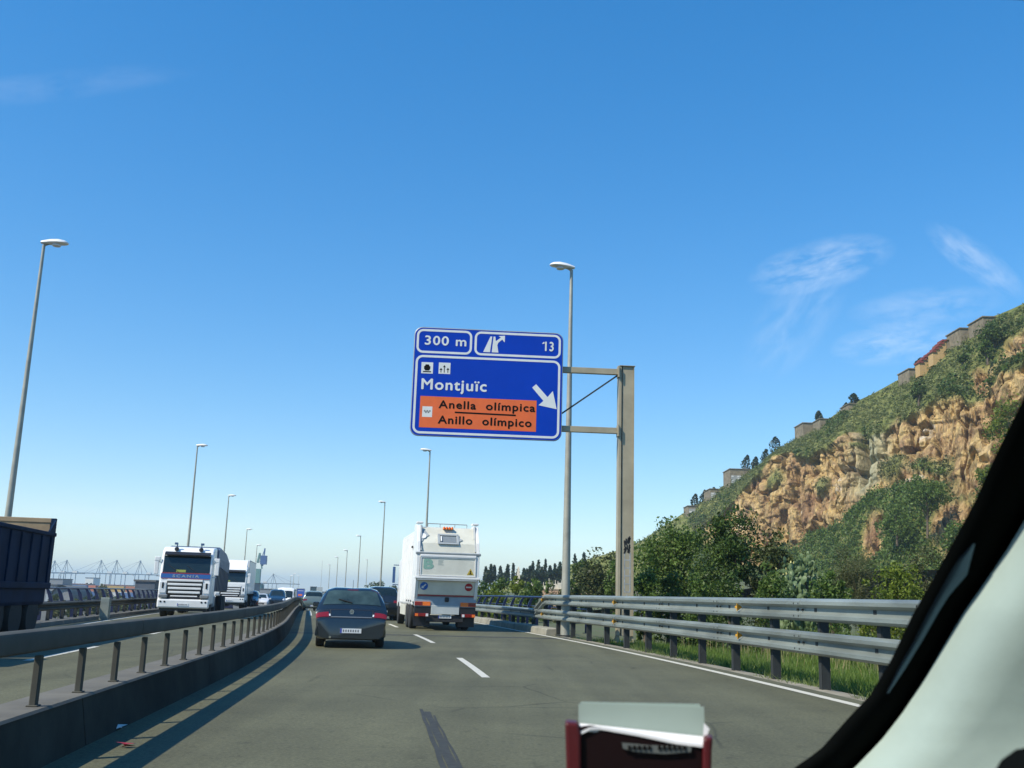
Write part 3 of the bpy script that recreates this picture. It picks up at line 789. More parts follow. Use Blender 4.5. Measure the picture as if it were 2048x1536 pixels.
def band(u0, v0, u1, v1, t, r, name='border'):
    (xa, za), (xb, zb) = U(u0, v0), U(u1, v1); w, h = xb - xa, za - zb; cx, cz = (xa + xb) / 2, (za + zb) / 2
    A, B = rrect(w, h, r), rrect(w - 2 * t, h - 2 * t, max(.02, r - t))
    A = A + A[:1]; B = B + B[:1]
    rows = [[(cx + p[0], y, cz + p[1]) for p in q] for q, y in ((A, -.030), (A, -.036), (B, -.036), (B, -.030))]
    MB().grid(rows).build(name, M_SWHITE, pan)
band(.012, .012, .385, .238, .075, .22); band(.402, .012, .988, .238, .075, .22); band(.012, .258, .988, .985, .075, .24)
def plate(poly, m, name, y=-.036, th=.005):
    return MB().prism([U(*p) for p in poly], 'y', y, y + th).build(name, m, pan)
def lettering(s, u, v, cap, m, u1, y=-.0385, wt=.012):
    x, z = U(u, v); text('lettering', s, cap * SH / .73, m, pan, (x, y, z), wt, 1.12, (u1 - u) * SW)
lettering('300 m', .062, .158, .088, M_SWHITE, .345, wt=.010)
plate([(.859, .104), (.869, .085), (.876, .085), (.876, .100), (.868, .102)], M_SWHITE, 'numeral_flag', y=-.0385)
lettering('13', .868, .168, .090, M_SWHITE, .938, wt=.010)
lettering('Montju\u00efc', .052, .575, .102, M_SWHITE, .492, wt=.013)
# exit pictogram: two lanes, the right one forking off into an arrow
plate([(.462, .205), (.508, .205), (.520, .055), (.508, .055)], M_SWHITE, 'exit_symbol')
plate([(.520, .205), (.565, .205), (.556, .135), (.562, .112), (.594, .072), (.582, .058), (.545, .098), (.541, .055), (.529, .055)], M_SWHITE, 'exit_symbol')
plate([(.562, .048), (.606, .042), (.606, .105), (.597, .095), (.578, .060)], M_SWHITE, 'exit_symbol', y=-.0375)
def picto(u0, v0, u1, v1): plate([(u0, v0), (u1, v0), (u1, v1), (u0, v1)], M_SWHITE, 'pictogram')
picto(.052, .325, .130, .430)
plate([(.080, .345), (.102, .345), (.106, .360), (.112, .362), (.112, .385), (.104, .402), (.078, .402), (.070, .385), (.070, .362), (.076, .360)], M_INK, 'ship_symbol', -.039)
plate([(.064, .408), (.118, .408), (.118, .418), (.064, .418)], M_INK, 'ship_symbol', -.039)
picto(.168, .322, .246, .427)
for uu, vt in ((.184, .372), (.206, .345), (.230, .368)):
    plate([(uu - .010, vt + .020), (uu, vt), (uu + .010, vt + .020), (uu + .0025, vt + .020), (uu + .0025, .415), (uu - .0025, .415), (uu - .0025, vt + .020)], M_INK, 'fair_symbol', -.039)
plate([(.055, .640), (.832, .640), (.832, .928), (.055, .928)], M_SORANGE, 'orange_panel', -.0345)
picto(.072, .735, .138, .832)
M_PALEINK = mat('grey_print', (.25, .26, .26), .6, var=.05)
for k in range(5):
    cx, cz = U(.088 + k * .0085, .776 + (.012 if k % 2 else 0))
    MB().lathe([(.030, 0), (.030, .002), (.022, .002), (.022, 0)], (cx, -.0385, cz), 'y', 14).build('ring_symbol', M_PALEINK, pan)
lettering('Anella  ol\u00edmpica', .180, .744, .074, M_INK, .822, wt=.009)
lettering('Anillo  ol\u00edmpico', .180, .885, .074, M_INK, .800, wt=.010)
plate([(.288, .772), (.695, .778), (.695, .792), (.288, .786)], M_INK, 'rule_line', -.039)
plate([(.800, .520), (.826, .487), (.905, .603), (.940, .545), (.968, .712), (.846, .682), (.878, .640)], M_SWHITE, 'arrow')
# sprayed graffiti on the foot of the post (flat paint)
M_GRAF = mat('grey_spray_paint', (.42, .44, .44), .6, col2=(.22, .23, .23), scale=7)
M_GBLK = mat('black_spray_paint', (.015, .015, .015), .6, var=.3)
def zpost(y): return dp(1250, y, 34.0).z
z1, z2 = zpost(1096), zpost(1196)
hw = PW * .37
mb = MB(); rr = random.Random(3)
for k in range(22):
    x = .06 + rr.uniform(-hw * .8, hw * .8); z = z1 + rr.uniform(-.12, .28); a = rr.uniform(0, 3); l = rr.uniform(.06, .22)
    mb.box(S(max(-hw + .16, min(hw - .06, x)), -.1745, z), (.05, .003, l), (0, a * .3 - .4, 0))
mb.build('graffiti', M_GBLK, sg)
mb = MB(); zz = z1 - .28
for k in range(5):
    zb = zz - k * .26
    mb.box(S(.06 - hw * .45, -.1735, zb), (.035, .003, .26)).box(S(.06 + hw * .5, -.1735, zb), (.035, .003, .24)).box(S(.06, -.1725, zb - .12), (hw * 1.0, .003, .03))
for k in range(9):
    mb.box(S(.06 + rr.uniform(-.5, .5) * hw, -.1715, zz - 1.35 - rr.uniform(0, .35)), (.03, .003, .22), (0, rr.uniform(-1.2, 1.2), 0))
mb.build('graffiti', M_GRAF, sg)

# ================================================================== vehicles
def cr_eval(tab, t):
    """Catmull-Rom through the rows of tab at parameter t (array)"""
    n = len(tab); i = min(max(int(math.floor(t)), 0), n - 2); f = t - i
    p0, p1, p2, p3 = tab[max(i - 1, 0)], tab[i], tab[i + 1], tab[min(i + 2, n - 1)]
    return .5 * (2 * p1 + (p2 - p0) * f + (2 * p0 - 5 * p1 + 4 * p2 - p3) * f * f + (3 * p1 - p0 - 3 * p2 + p3) * f ** 3)
class Body:
    """smooth body through stations (y, [(half width, z) x6]) ; v 0 bottom centre, 5 roof centre, 10 bottom again on the other side"""
    def __init__(s, st):
        T = []
        for y, pr in st:
            r = [(w, y, z) for w, z in pr] + [(-w, y, z) for w, z in pr[-2::-1]]
            T.append(r)
        s.T = np.array(T, float); s.n = len(st)
    def p(s, u, v):
        row = np.array([cr_eval(s.T[:, k], u) for k in range(11)])
        return cr_eval(row, v)
    def grid(s, us, vs, offs=0.0):
        R = []
        for u in us:
            row = np.array([cr_eval(s.T[:, k], u) for k in range(11)])
            R.append([cr_eval(row, v) for v in vs])
        R = np.array(R)
        if offs:
            du = np.gradient(R, axis=0); dv = np.gradient(R, axis=1); n = np.cross(du, dv)
            n /= np.linalg.norm(n, axis=2)[..., None] + 1e-9
            c = R - np.array([0, s.T[:, :, 1].mean(), .8])
            n *= np.sign((n * c).sum(2).mean()) or 1
            R = R + n * offs
        return [[tuple(p) for p in r] for r in R]
    def shell(s, name, m, parent, nu=7, nv=3):
        us = np.linspace(0, s.n - 1, (s.n - 1) * nu + 1); vs = np.linspace(0, 10, 10 * nv + 1)
        return MB().grid(s.grid(us, vs), True).build(name, m, parent, smooth=True)
    def patch(s, name, m, parent, u0, u1, v0, v1, offs=.006, n=(7, 9)):
        return MB().grid(s.grid(np.linspace(u0, u1, n[0]), np.linspace(v0, v1, n[1]), offs)).build(name, m, parent, smooth=True)
def wheel(parent, x, y, r, w, rim=True, m=None):
    o = MB().lathe([(r * .62, -w / 2), (r * .93, -w / 2), (r, -w * .36), (r, w * .36), (r * .93, w / 2), (r * .62, w / 2)], (0, 0, 0), 'x', 22).build('wheel', M_RUBBER, parent, smooth=True)
    o.location = (x, y, r)
    if rim:
        s = 1 if x > 0 else -1
        mb = MB(); mb.lathe([(r * .60, s * w * .30), (r * .60, s * w * .44), (r * .18, s * w * .40), (r * .05, s * w * .47)], (0, 0, 0), 'x', 16)
        mb.build('rim', m or M_RIM, o, smooth=True)
    return o
def plate_on(parent, y, z, face, w=.52, h=.11):
    p = box('number_plate', (0, y, z), (w, .012, h), M_PLATE, parent)
    s = -1 if face < 0 else 1
    mb = MB(); mb.box((-w * .46 * (1 if s < 0 else -1), y + s * .0075, z), (w * .07, .003, h)); mb.build('plate_band', mat('plate_blue', (.01, .03, .35), .4), p)
    mb = MB()
    for k in range(7): mb.box((w * (-.34 + k * .115), y + s * .0075, z), (w * .055, .003, h * .5))
    mb.build('plate_print', mat('grey_plate_print', (.10, .10, .11), .5), p)
HATCH = [(.02, [(0, .24), (.70, .24), (.80, .42), (.81, .60), (.775, .70), (0, .715)]), (.11, [(0, .22), (.78, .23), (.85, .48), (.85, .70), (.81, .88), (0, .93)]),
         (.22, [(0, .2), (.80, .22), (.865, .50), (.86, .80), (.785, .995), (0, 1.035)]), (.58, [(0, .2), (.80, .22), (.868, .50), (.862, .88), (.64, 1.36), (0, 1.405)]),
         (1.0, [(0, .2), (.82, .22), (.868, .50), (.862, .90), (.63, 1.405), (0, 1.445)]), (1.7, [(0, .2), (.82, .22), (.868, .50), (.862, .91), (.63, 1.415), (0, 1.455)]),
         (2.4, [(0, .2), (.82, .22), (.868, .50), (.862, .91), (.57, 1.37), (0, 1.42)]), (3.2, [(0, .2), (.82, .22), (.865, .50), (.85, .90), (.74, .98), (0, 1.03)]),
         (3.9, [(0, .22), (.80, .24), (.84, .5), (.82, .74), (.68, .83), (0, .86)]), (4.22, [(0, .3), (.62, .32), (.70, .48), (.68, .62), (.52, .68), (0, .70)])]
WAGON = [(.02, [(0, .36), (.66, .36), (.79, .52), (.80, .70), (.76, .80), (0, .82)]), (.08, [(0, .28), (.76, .29), (.85, .52), (.85, .86), (.80, 1.0), (0, 1.04)]),
         (.16, [(0, .25), (.80, .27), (.865, .55), (.86, .95), (.76, 1.15), (0, 1.19)]), (.38, [(0, .22), (.80, .24), (.868, .55), (.86, 1.0), (.66, 1.50), (0, 1.56)]),
         (1.0, [(0, .2), (.82, .22), (.868, .55), (.86, 1.0), (.66, 1.56), (0, 1.62)]), (1.7, [(0, .2), (.82, .22), (.868, .55), (.86, 1.0), (.66, 1.57), (0, 1.63)]),
         (2.5, [(0, .2), (.82, .22), (.868, .55), (.86, 1.0), (.64, 1.50), (0, 1.57)]), (3.35, [(0, .2), (.82, .22), (.865, .55), (.85, .98), (.74, 1.06), (0, 1.10)]),
         (4.0, [(0, .22), (.80, .24), (.84, .5), (.82, .82), (.68, .92), (0, .95)]), (4.3, [(0, .3), (.62, .32), (.72, .48), (.70, .68), (.54, .76), (0, .78)])]
def car(st, Y, d, label, paint, face=1, group=None, detail=False, name='car', wscale=1.0, hscale=1.0, loc=None, rz=None):
    """face +1 drives away from us, -1 comes towards us"""
    p = off(Y, d) if loc is None else loc
    h = head(p[1]) if rz is None else rz
    L_ = st[-1][0]
    e = empty(name, (p[0], p[1], p[2]), h + (math.pi if face < 0 else 0), label, 'car', group)
    e.scale = (wscale, 1, hscale)
    b = Body(st); b.T[:, :, 1] -= L_ / 2; 
    b.shell('body', paint, e, nu=6 if detail else 3, nv=3 if detail else 2)
    b.patch('rear_window', mat('greenish_rear_glass', (.035, .058, .055), .05, var=.5, scale=2.5, spec=.8) if detail else M_GLASS, e, 2.06, 2.88, 4.1, 5.9, .008)
    b.patch('windscreen', M_GLASS, e, 6.12, 6.88, 4.2, 5.8, .008)
    for s in (0, 1):
        for u0, u1 in ((3.25, 4.6), (4.72, 6.05)):
            v0, v1 = (3.25, 3.86) if s == 0 else (10 - 3.86, 10 - 3.25)
            b.patch('side_window', M_GLASS, e, u0, u1, v0, v1, .006, (6, 4))
        v0, v1 = (3.45, 4.36) if s == 0 else (10 - 4.36, 10 - 3.45)
        tl = b.patch('tail_light', M_RED, e, .22, .74, v0, v1, .012, (6, 6))
        if detail:
            v0, v1 = (4.365, 4.41) if s == 0 else (10 - 4.41, 10 - 4.365)
            b.patch('reversing_lens', M_LAMP, e, .30, .52, v0, v1, .013, (3, 3))
        v0, v1 = (2.9, 4.0) if s == 0 else (6.0, 7.1)
        b.patch('headlight', M_LAMP, e, 8.05, 8.72, v0, v1, .01, (5, 5))
        for yy in (.82 - L_ / 2, 3.42 - L_ / 2):
            wheel(e, (1 if s == 0 else -1) * .75, yy, .315, .21)
        sgn = 1 if s == 0 else -1
        mb = MB(); mb.box((sgn * .96, 3.0 - L_ / 2, 1.0), (.17, .12, .13)).box((sgn * .87, 2.98 - L_ / 2, .96), (.1, .06, .05)); mb.build('wing_mirror', paint, e, bevel=.02)
    yr = -L_ / 2
    plate_on(e, yr + .008, .42, -1); plate_on(e, L_ / 2 + .005, .45, 1)
    mb = MB(); mb.box((0, yr + .14, .26), (1.35, .12, .12)); mb.build('rear_valance', M_BLACK, e, bevel=.03)
    mb = MB(); mb.box((0, L_ / 2 - .04, .52), (.9, .08, .14)); mb.build('grille', M_BLACK, e)
    if detail:
        b.patch('trim_strip', mat('satin_trim', (.20, .21, .21), .45, .6, var=.05), e, .12, .24, 4.42, 5.58, .014, (2, 9))
        b.patch('bumper_strip', M_BLACK, e, .02, .06, 3.2, 6.8, .01, (2, 15))
        MB().lathe([(.055, -.004), (.055, .004), (.044, .004), (.044, -.004)], (0, 0, 0), 'y', 20).build('emblem', M_CHROME, e).location = tuple(np.array(b.p(.72, 5)) + np.array((0, -.025, 0)))
        MB().tube(tuple(b.p(3.5, 5)), tuple(np.array(b.p(3.5, 5)) + np.array((0, -.22, .20))), .006, .004, 5).build('antenna', M_BLACK, e)
        MB().tube((-.5, yr + .16, .27), (-.5, yr - .0, .26), .03, n=10).build('exhaust', M_CHROME, e)
        for sx in (-.36, .36):       # headrests and seats seen through the rear window are dark shapes behind the glass
            pass
        for v0, v1 in ((4.40, 4.43), (5.57, 5.60)): b.patch('tailgate_seam', M_BLACK, e, .10, .95, v0, v1, .004, (6, 2))
        b.patch('tailgate_seam', M_BLACK, e, .93, .98, 4.2, 5.8, .004, (2, 13)); b.patch('bumper_seam', M_BLACK, e, .08, .12, 3.3, 6.7, .004, (2, 15))
        b.patch('high_brake_light', M_RED, e, 2.92, 2.96, 4.8, 5.2, .012, (2, 5))
        w0 = b.p(2.14, 5); w1 = b.p(2.35, 5.42)
        MB().bar(tuple(np.array(w0) + np.array((0, -.02, .015))), tuple(np.array(w1) + np.array((0, -.02, .015))), .025, .02).build('rear_wiper', M_BLACK, e)
    return e
P_DBLUE = mat('dark_blue_grey_car_paint', (.016, .024, .031), .2, .3, var=.06, coat=1.0)
P_DARK = mat('near_black_car_paint', (.014, .018, .024), .25, .2, var=.05, coat=1.0)
P_NAVY = mat('navy_car_paint', (.012, .03, .055), .25, .2, var=.05, coat=1.0)
P_SILV = mat('silver_car_paint', (.42, .43, .43), .3, .5, var=.04, coat=.8)
P_WHITE = mat('white_car_paint', (.72, .72, .70), .3, 0, var=.03, coat=.8)
P_REDC = mat('red_car_paint', (.30, .03, .03), .3, 0, var=.04, coat=.8)
car(HATCH, 28.6, 7.29, 'dark blue grey hatchback driving ahead in the left lane, nearest car', P_DBLUE, 1, None, True, 'hatchback', .985, 1.0)
GT = 'traffic far ahead in our lanes'
cd = dp(758, 1232, 54.0)
car(WAGON, 0, 0, 'dark red-lit estate car half hidden behind the hatchback, beside the refuse truck', P_DARK, 1, GT, loc=(cd.x, cd.y, dip(cd.y)), name='estate_car', hscale=1.03)
cd = xat(627, 88); car(WAGON, 0, 0, 'grey green estate car at the far end of the median barrier, left of the hatchback', mat('grey_green_car_paint', (.16, .20, .18), .3, .3, coat=.8), 1, GT, loc=tuple(cd), name='estate_car')
cd = xat(646, 98); car(HATCH, 0, 0, 'red small car peeping out past the left roof pillar of the hatchback', P_REDC, 1, GT, loc=tuple(cd))
GO = 'oncoming traffic beyond the white lorries'
def oncoming(x, y, st, label, paint, name='car', hs=1.0, grp=GO):
    c = xat(x, y); return car(st, 0, 0, label, paint, -1, grp, loc=tuple(c), name=name, hscale=hs)
oncoming(500, 96, WAGON, 'dark blue oncoming estate car just right of the white box lorry', P_NAVY, 'estate_car')
oncoming(521, 101, HATCH, 'white oncoming hatchback between the dark estate car and the navy van', P_WHITE)
oncoming(539, 109, HATCH, 'oncoming black saloon with bright headlights beside the navy people carrier', P_DARK)
oncoming(554, 105, WAGON, 'navy oncoming people carrier before the white van', P_NAVY, 'people_carrier', 1.22)
# white van behind it
VAN = [(.02, [(0, .5), (.80, .5), (.90, .6), (.92, 1.4), (.86, 2.28), (0, 2.36)]), (.1, [(0, .4), (.86, .4), (.97, .7), (.97, 1.5), (.90, 2.42), (0, 2.5)]), (2.0, [(0, .35), (.88, .35), (.98, .7), (.98, 1.5), (.91, 2.46), (0, 2.54)]),
       (4.0, [(0, .35), (.88, .35), (.98, .7), (.98, 1.5), (.90, 2.44), (0, 2.52)]), (4.4, [(0, .35), (.88, .35), (.98, .7), (.98, 1.45), (.86, 2.15), (0, 2.25)]), (4.95, [(0, .35), (.88, .35), (.97, .7), (.95, 1.2), (.86, 1.38), (0, 1.42)]),
       (5.6, [(0, .38), (.85, .38), (.93, .6), (.92, .95), (.80, 1.08), (0, 1.12)]), (5.85, [(0, .45), (.70, .45), (.80, .6), (.78, .82), (.66, .9), (0, .93)])]
def van(c, label, paint, group):
    e = empty('van', (c.x, c.y, c.z), head(c.y) + math.pi, label, 'van', group); b = Body(VAN); b.T[:, :, 1] -= 2.9
    b.shell('body', paint, e, 4, 2); b.patch('windscreen', M_GLASS, e, 4.08, 4.95, 4.15, 5.85, .01)
    for s in (1, -1):
        v = (3.1, 3.85) if s > 0 else (6.15, 6.9); b.patch('side_window', M_GLASS, e, 3.3, 4.5, *v, .008, (4, 3))
        v = (2.9, 4.0) if s > 0 else (6.0, 7.1); b.patch('headlight', M_LAMP, e, 6.1, 6.75, *v, .01, (4, 4))
        for y in (-1.9, 1.95): wheel(e, s * .82, y, .34, .22)
        box('wing_mirror', (s * 1.12, 1.75, 1.35), (.16, .12, .32), M_BLACK, e, .02)
    box('grille', (0, 2.93, .68), (.95, .06, .16), M_BLACK, e); plate_on(e, 2.97, .5, 1)
    return e
c = xat(571, 118); van(c, 'tall white oncoming van behind the navy people carrier', M_WHITE, GO)

# ---------------------------------------------------------------- white refuse truck
def refuse_truck():
    e = empty('refuse_truck', (0, 0, 0), 0, 'tall white refuse truck seen from behind in the right lane, round signs on its hopper', 'refuse truck')
    w = 2.5; hw = w / 2
    # side profile (y, z) of the rear loader: hopper overhangs, curved shoulder
    box('body', (0, 4.55, 2.38), (w - .06, 5.9, 2.95), M_WHITE, e, .07)
    for k in range(6): box('body_rib', (-(w / 2 - .03) - .02, 2.2 + k * .95, 2.35), (.07, .10, 2.7), M_WHITE, e, .015); box('body_rib', ((w / 2 - .03) + .02, 2.2 + k * .95, 2.35), (.07, .10, 2.7), M_WHITE, e, .015)
    tail = [(1.55, 1.10), (.42, 1.10), (.30, 1.35), (.10, 1.92), (.02, 2.05), (.02, 2.78), (.16, 3.30), (.62, 3.92), (1.20, 3.98), (1.55, 3.98)]
    mb = MB()
    mb.prism([(y, z) for y, z in tail], 'x', -hw + .12, hw - .12); mb.build('hopper', M_OFFW, e, bevel=.03)
    for s in (-1, 1):
        mb = MB(); tl = [(1.6, 1.06), (.38, 1.06), (.24, 1.34), (.02, 1.92), (-.06, 2.05), (-.06, 2.82), (.08, 3.34), (.55, 4.0), (1.20, 4.06), (1.6, 4.06)]
        mb.prism(tl, 'x', s * (hw - .125), s * hw); mb.build('side_cheek', M_WHITE, e, bevel=.012)
    box('crossbar', (0, -.03, 2.90), (w + .10, .12, .10), M_GREYP, e, .02, (.25, 0, 0)); box('crossbar', (0, -.05, 2.80), (w - .26, .10, .10), M_WHITE, e, .02)
    box('crossbar', (0, -.03, 1.98), (w + .10, .12, .09), M_WHITE, e, .02); box('crossbar', (0, -.035, 1.90), (w - .1, .10, .05), M_GREYP, e, .01)
    P_PANEL = mat('grey_hopper_panel', (.66, .65, .56), .5, var=.10, scale=1.4)
    box('rear_panel', (0, -.045, 2.40), (w - .34, .04, .66), P_PANEL, e, .012); mb = MB()
    mb.box((0, -.06, 2.745), (w - .26, .05, .04)).box((0, -.06, 2.06), (w - .26, .05, .04)).box((-(hw - .16), -.06, 2.40), (.04, .05, .65)).box(((hw - .16), -.06, 2.40), (.04, .05, .65)); mb.build('panel_frame', M_WHITE, e)
    an = math.atan2(.20, .57)
    lp = box('lower_panel', (0, .150, 1.63), (w - .28, .035, .60), P_PANEL, e, .01, (an, 0, 0))
    box('red_strip', (0, .285, 1.315), (w - .24, .06, .04), M_DRED, e)
    # shoulder hatch with opening, grey swirl marking, beacon bar
    sl_ = math.atan2(.46, .62)
    def sh(x, z, dn=0.0):     # point on the sloped shoulder
        y = .16 + (z - 3.30) * .46 / .62; return (x, y - dn * .8, z + dn * .55)
    mb = MB()
    for cx, cz, sx, sz in ((0, 3.62, .84, .08), (0, 3.28, .84, .08), (-.38, 3.45, .10, .42), (.38, 3.45, .10, .42)): mb.box(sh(cx, cz, .03), (sx, .05, sz), (-sl_, 0, 0))
    mb.build('hatch_frame', M_GREYP, e, bevel=.01)
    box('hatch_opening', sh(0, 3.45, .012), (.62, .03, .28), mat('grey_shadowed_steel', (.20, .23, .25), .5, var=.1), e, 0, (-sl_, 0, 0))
    box('hatch_handle', sh(-.28, 3.45, .05), (.05, .05, .24), M_WHITE, e, .01, (-sl_, 0, 0))
    sw = MB().prism([(-.0, -.30), (.05, -.30), (.12, -.16), (.34, .02), (.20, .22), (.0, .34)], 'y', -.01, .012).build('swirl_marking', M_GREYP, e)
    sw.location = sh(-1.10, 3.58, .02); sw.rotation_euler = (-sl_, 0, 0)
    dot = MB().lathe([(.12, -.012), (.12, .012)], (0, 0, 0), 'y', 18).build('swirl_dot', M_WHITE, e); dot.location = sh(-1.0, 3.55, .035); dot.rotation_euler = (-sl_, 0, 0)
    tr = MB().prism([(0, -.10), (.16, 0), (0, .10)], 'y', -.01, .01).build('arrow_marking', M_GREYP, e); tr.location = sh(.43, 3.44, .025); tr.rotation_euler = (-sl_, 0, 0)
    mb = MB(); mb.box((0, .52, 3.90), (.42, .12, .05)); mb.build('beacon_bracket', M_GREYP, e)
    for k in (-.16, -.05, .06, .17): MB().lathe([(.045, 0), (.05, .05), (.03, .10)], (k, .46, 3.86), 'z', 10).build('beacon', M_ORANGE, e, smooth=True)
    for s in (-1, 1):
        mb = MB(); mb.tube((s * (hw - .16), .02, 3.0), (s * (hw - .16), .5, 3.95), .035, n=8).tube((s * (hw - .16), .30, 3.5), (s * (hw - .16), .52, 3.98), .055, n=8); mb.build('lift_ram', M_GREYP, e, smooth=True)
        box('top_bracket', (s * (hw - .12), .75, 4.10), (.26, .4, .08), M_WHITE, e, .02)
    mb = MB(); mb.tube((-.8, .7, 4.08), (.8, .7, 4.08), .018, n=6)
    for k in (-.8, -.3, .3, .8): mb.tube((k, .7, 3.95), (k, .7, 4.08), .014, n=6)
    mb.build('top_rail', M_GREYP, e)
    # bumper zone
    box('rear_bumper', (0, .42, 1.09), (w - .04, .22, .40), mat('blue_grey_bumper', (.26, .32, .37), .5, var=.1), e, .02)
    box('camera_box', (.05, .29, 1.17), (.17, .07, .17), M_BLACK, e, .03)
    for s in (-1, 1):
        r = box('reflector_board', (s * (hw - .34), .295, 1.0), (.62, .02, .15), M_ORANGE, e)
        mb = MB()
        for q in (0,): mb.box((s * (hw - .34) + s * .155, .283, 1.0), (.30, .008, .13))
        mb.build('reflector_edge', M_RED, r)
        tlb = box('tail_light', (s * (hw - .32), .28, .58), (.54, .06, .12), M_RED, e, .01)
        mb = MB(); mb.box((s * (hw - .53), .246, .58), (.10, .01, .10)); mb.build('reversing_lens', M_LAMP, tlb); mb = MB(); mb.box((s * (hw - .12), .246, .58), (.12, .01, .10)); mb.build('indicator_lens', M_ORANGE, tlb)
        box('light_housing', (s * (hw - .36), .42, .76), (.66, .20, .30), M_BLACK, e, .02); box('mudflap', (s * (hw - .36), .62, .40), (.66, .03, .50), M_BLACK, e)
    box('tail_plate', (0, .33, .78), (1.12, .06, .34), mat('pale_tail_plate', (.50, .53, .52), .5, var=.08), e, .01)
    box('underrun_bar', (0, .42, .45), (1.5, .12, .26), M_CHASSIS, e, .02); plate_on(e, .345, .52, -1, .52, .11)
    # decals
    M_GREEN = mat('pale_green_print', (.24, .42, .34), .5, var=.08)
    text('letter_emblem', 'B', .48, M_GREEN, e, (-1.00, -.0685, 2.33), .03, 1, .40)
    mb = MB()
    for k, l in enumerate((.22, .18, .20, .16, .23)): mb.box((-.40 + l / 2, -.067, 2.64 - k * .042), (l, .003, .016))
    mb.build('small_print', mat('grey_green_print', (.30, .36, .33), .6), e)
    tri = MB().prism([(-.14, 0), (.14, 0), (0, .25)], 'y', -.004, 0).build('warning_triangle', mat('warning_yellow', (.50, .36, .04), .5), e); tri.location = (.90, -.0665, 2.12)
    mb = MB(); mb.prism([(-.02, .04), (.02, .04), (.01, .13), (.03, .16), (-.03, .16), (-.01, .13)], 'y', -.009, -.005).prism([(-.07, .03), (.07, .03), (.05, .055), (-.05, .055)], 'y', -.009, -.005); mb.build('triangle_symbol', M_INK, tri)
    def disc(x, m, nm):
        o = MB().lathe([(.155, -.006), (.155, .0)], (0, 0, 0), 'y', 24).build(nm, m, e); o.location = (x, .115, 1.66); o.rotation_euler = (an, 0, 0); return o
    b1 = disc(-.90, mat('blue_sign_disc', (.01, .12, .45), .5), 'keep_left_sign')
    mb = MB().prism([(-.10, -.09), (.02, -.08), (-.02, -.045), (.09, .06), (.055, .095), (-.05, -.012), (-.085, .025)], 'y', -.011, -.007); mb.build('arrow_symbol', M_SWHITE, b1)
    b2 = disc(.88, mat('no_entry_red', (.38, .012, .02), .5), 'no_entry_sign'); MB().box((0, -.009, 0), (.22, .004, .055)).build('white_bar', M_SWHITE, b2)
    # cab, chassis and wheels
    cab = MB().prism([(7.7, .75), (9.6, .75), (9.65, 1.6), (9.35, 2.85), (7.75, 2.95)], 'x', -1.2, 1.2).build('cab', M_WHITE, e, bevel=.06)
    box('chassis', (0, 4.9, .82), (1.0, 9.0, .36), M_CHASSIS, e)
    for s in (-1, 1):
        for y in (2.3, 3.65, 8.4): wheel(e, s * (hw - .17), y, .50, .30, True, M_GREYP)
        box('side_guard', (s * (hw - .06), 6.0, .68), (.05, 2.6, .42), M_OFFW, e, .01); box('mudguard', (s * (hw - .18), 3.0, 1.08), (.36, 2.5, .07), M_BLACK, e, .03)
        mb = MB(); mb.bar((s * 1.22, 9.1, 2.65), (s * 1.50, 9.05, 2.65), .04, .04).bar((s * 1.22, 9.1, 1.75), (s * 1.50, 9.05, 1.75), .04, .04); mb.box((s * 1.46, 9.02, 2.2), (.13, .14, .74)); mb.build('mirror', mat('blue_mirror_shell', (.02, .07, .20), .3, coat=.6), e, bevel=.05)
        box('side_lamp', (s * (hw + .02), 2.0, 3.2), (.06, .16, .08), M_BLACK, e)
    return e
tk = refuse_truck(); p = gp(818, 1259); q = dp(955, 1258, p.y + .35)
mid = Vector(((p.x + q.x) / 2 + .02, p.y - 1.1, 0)); tk.location = (mid.x + .10, mid.y + .45, 0); tk.scale = (.97, 1, 1); tk.rotation_euler = (0, 0, head(40) - .01)

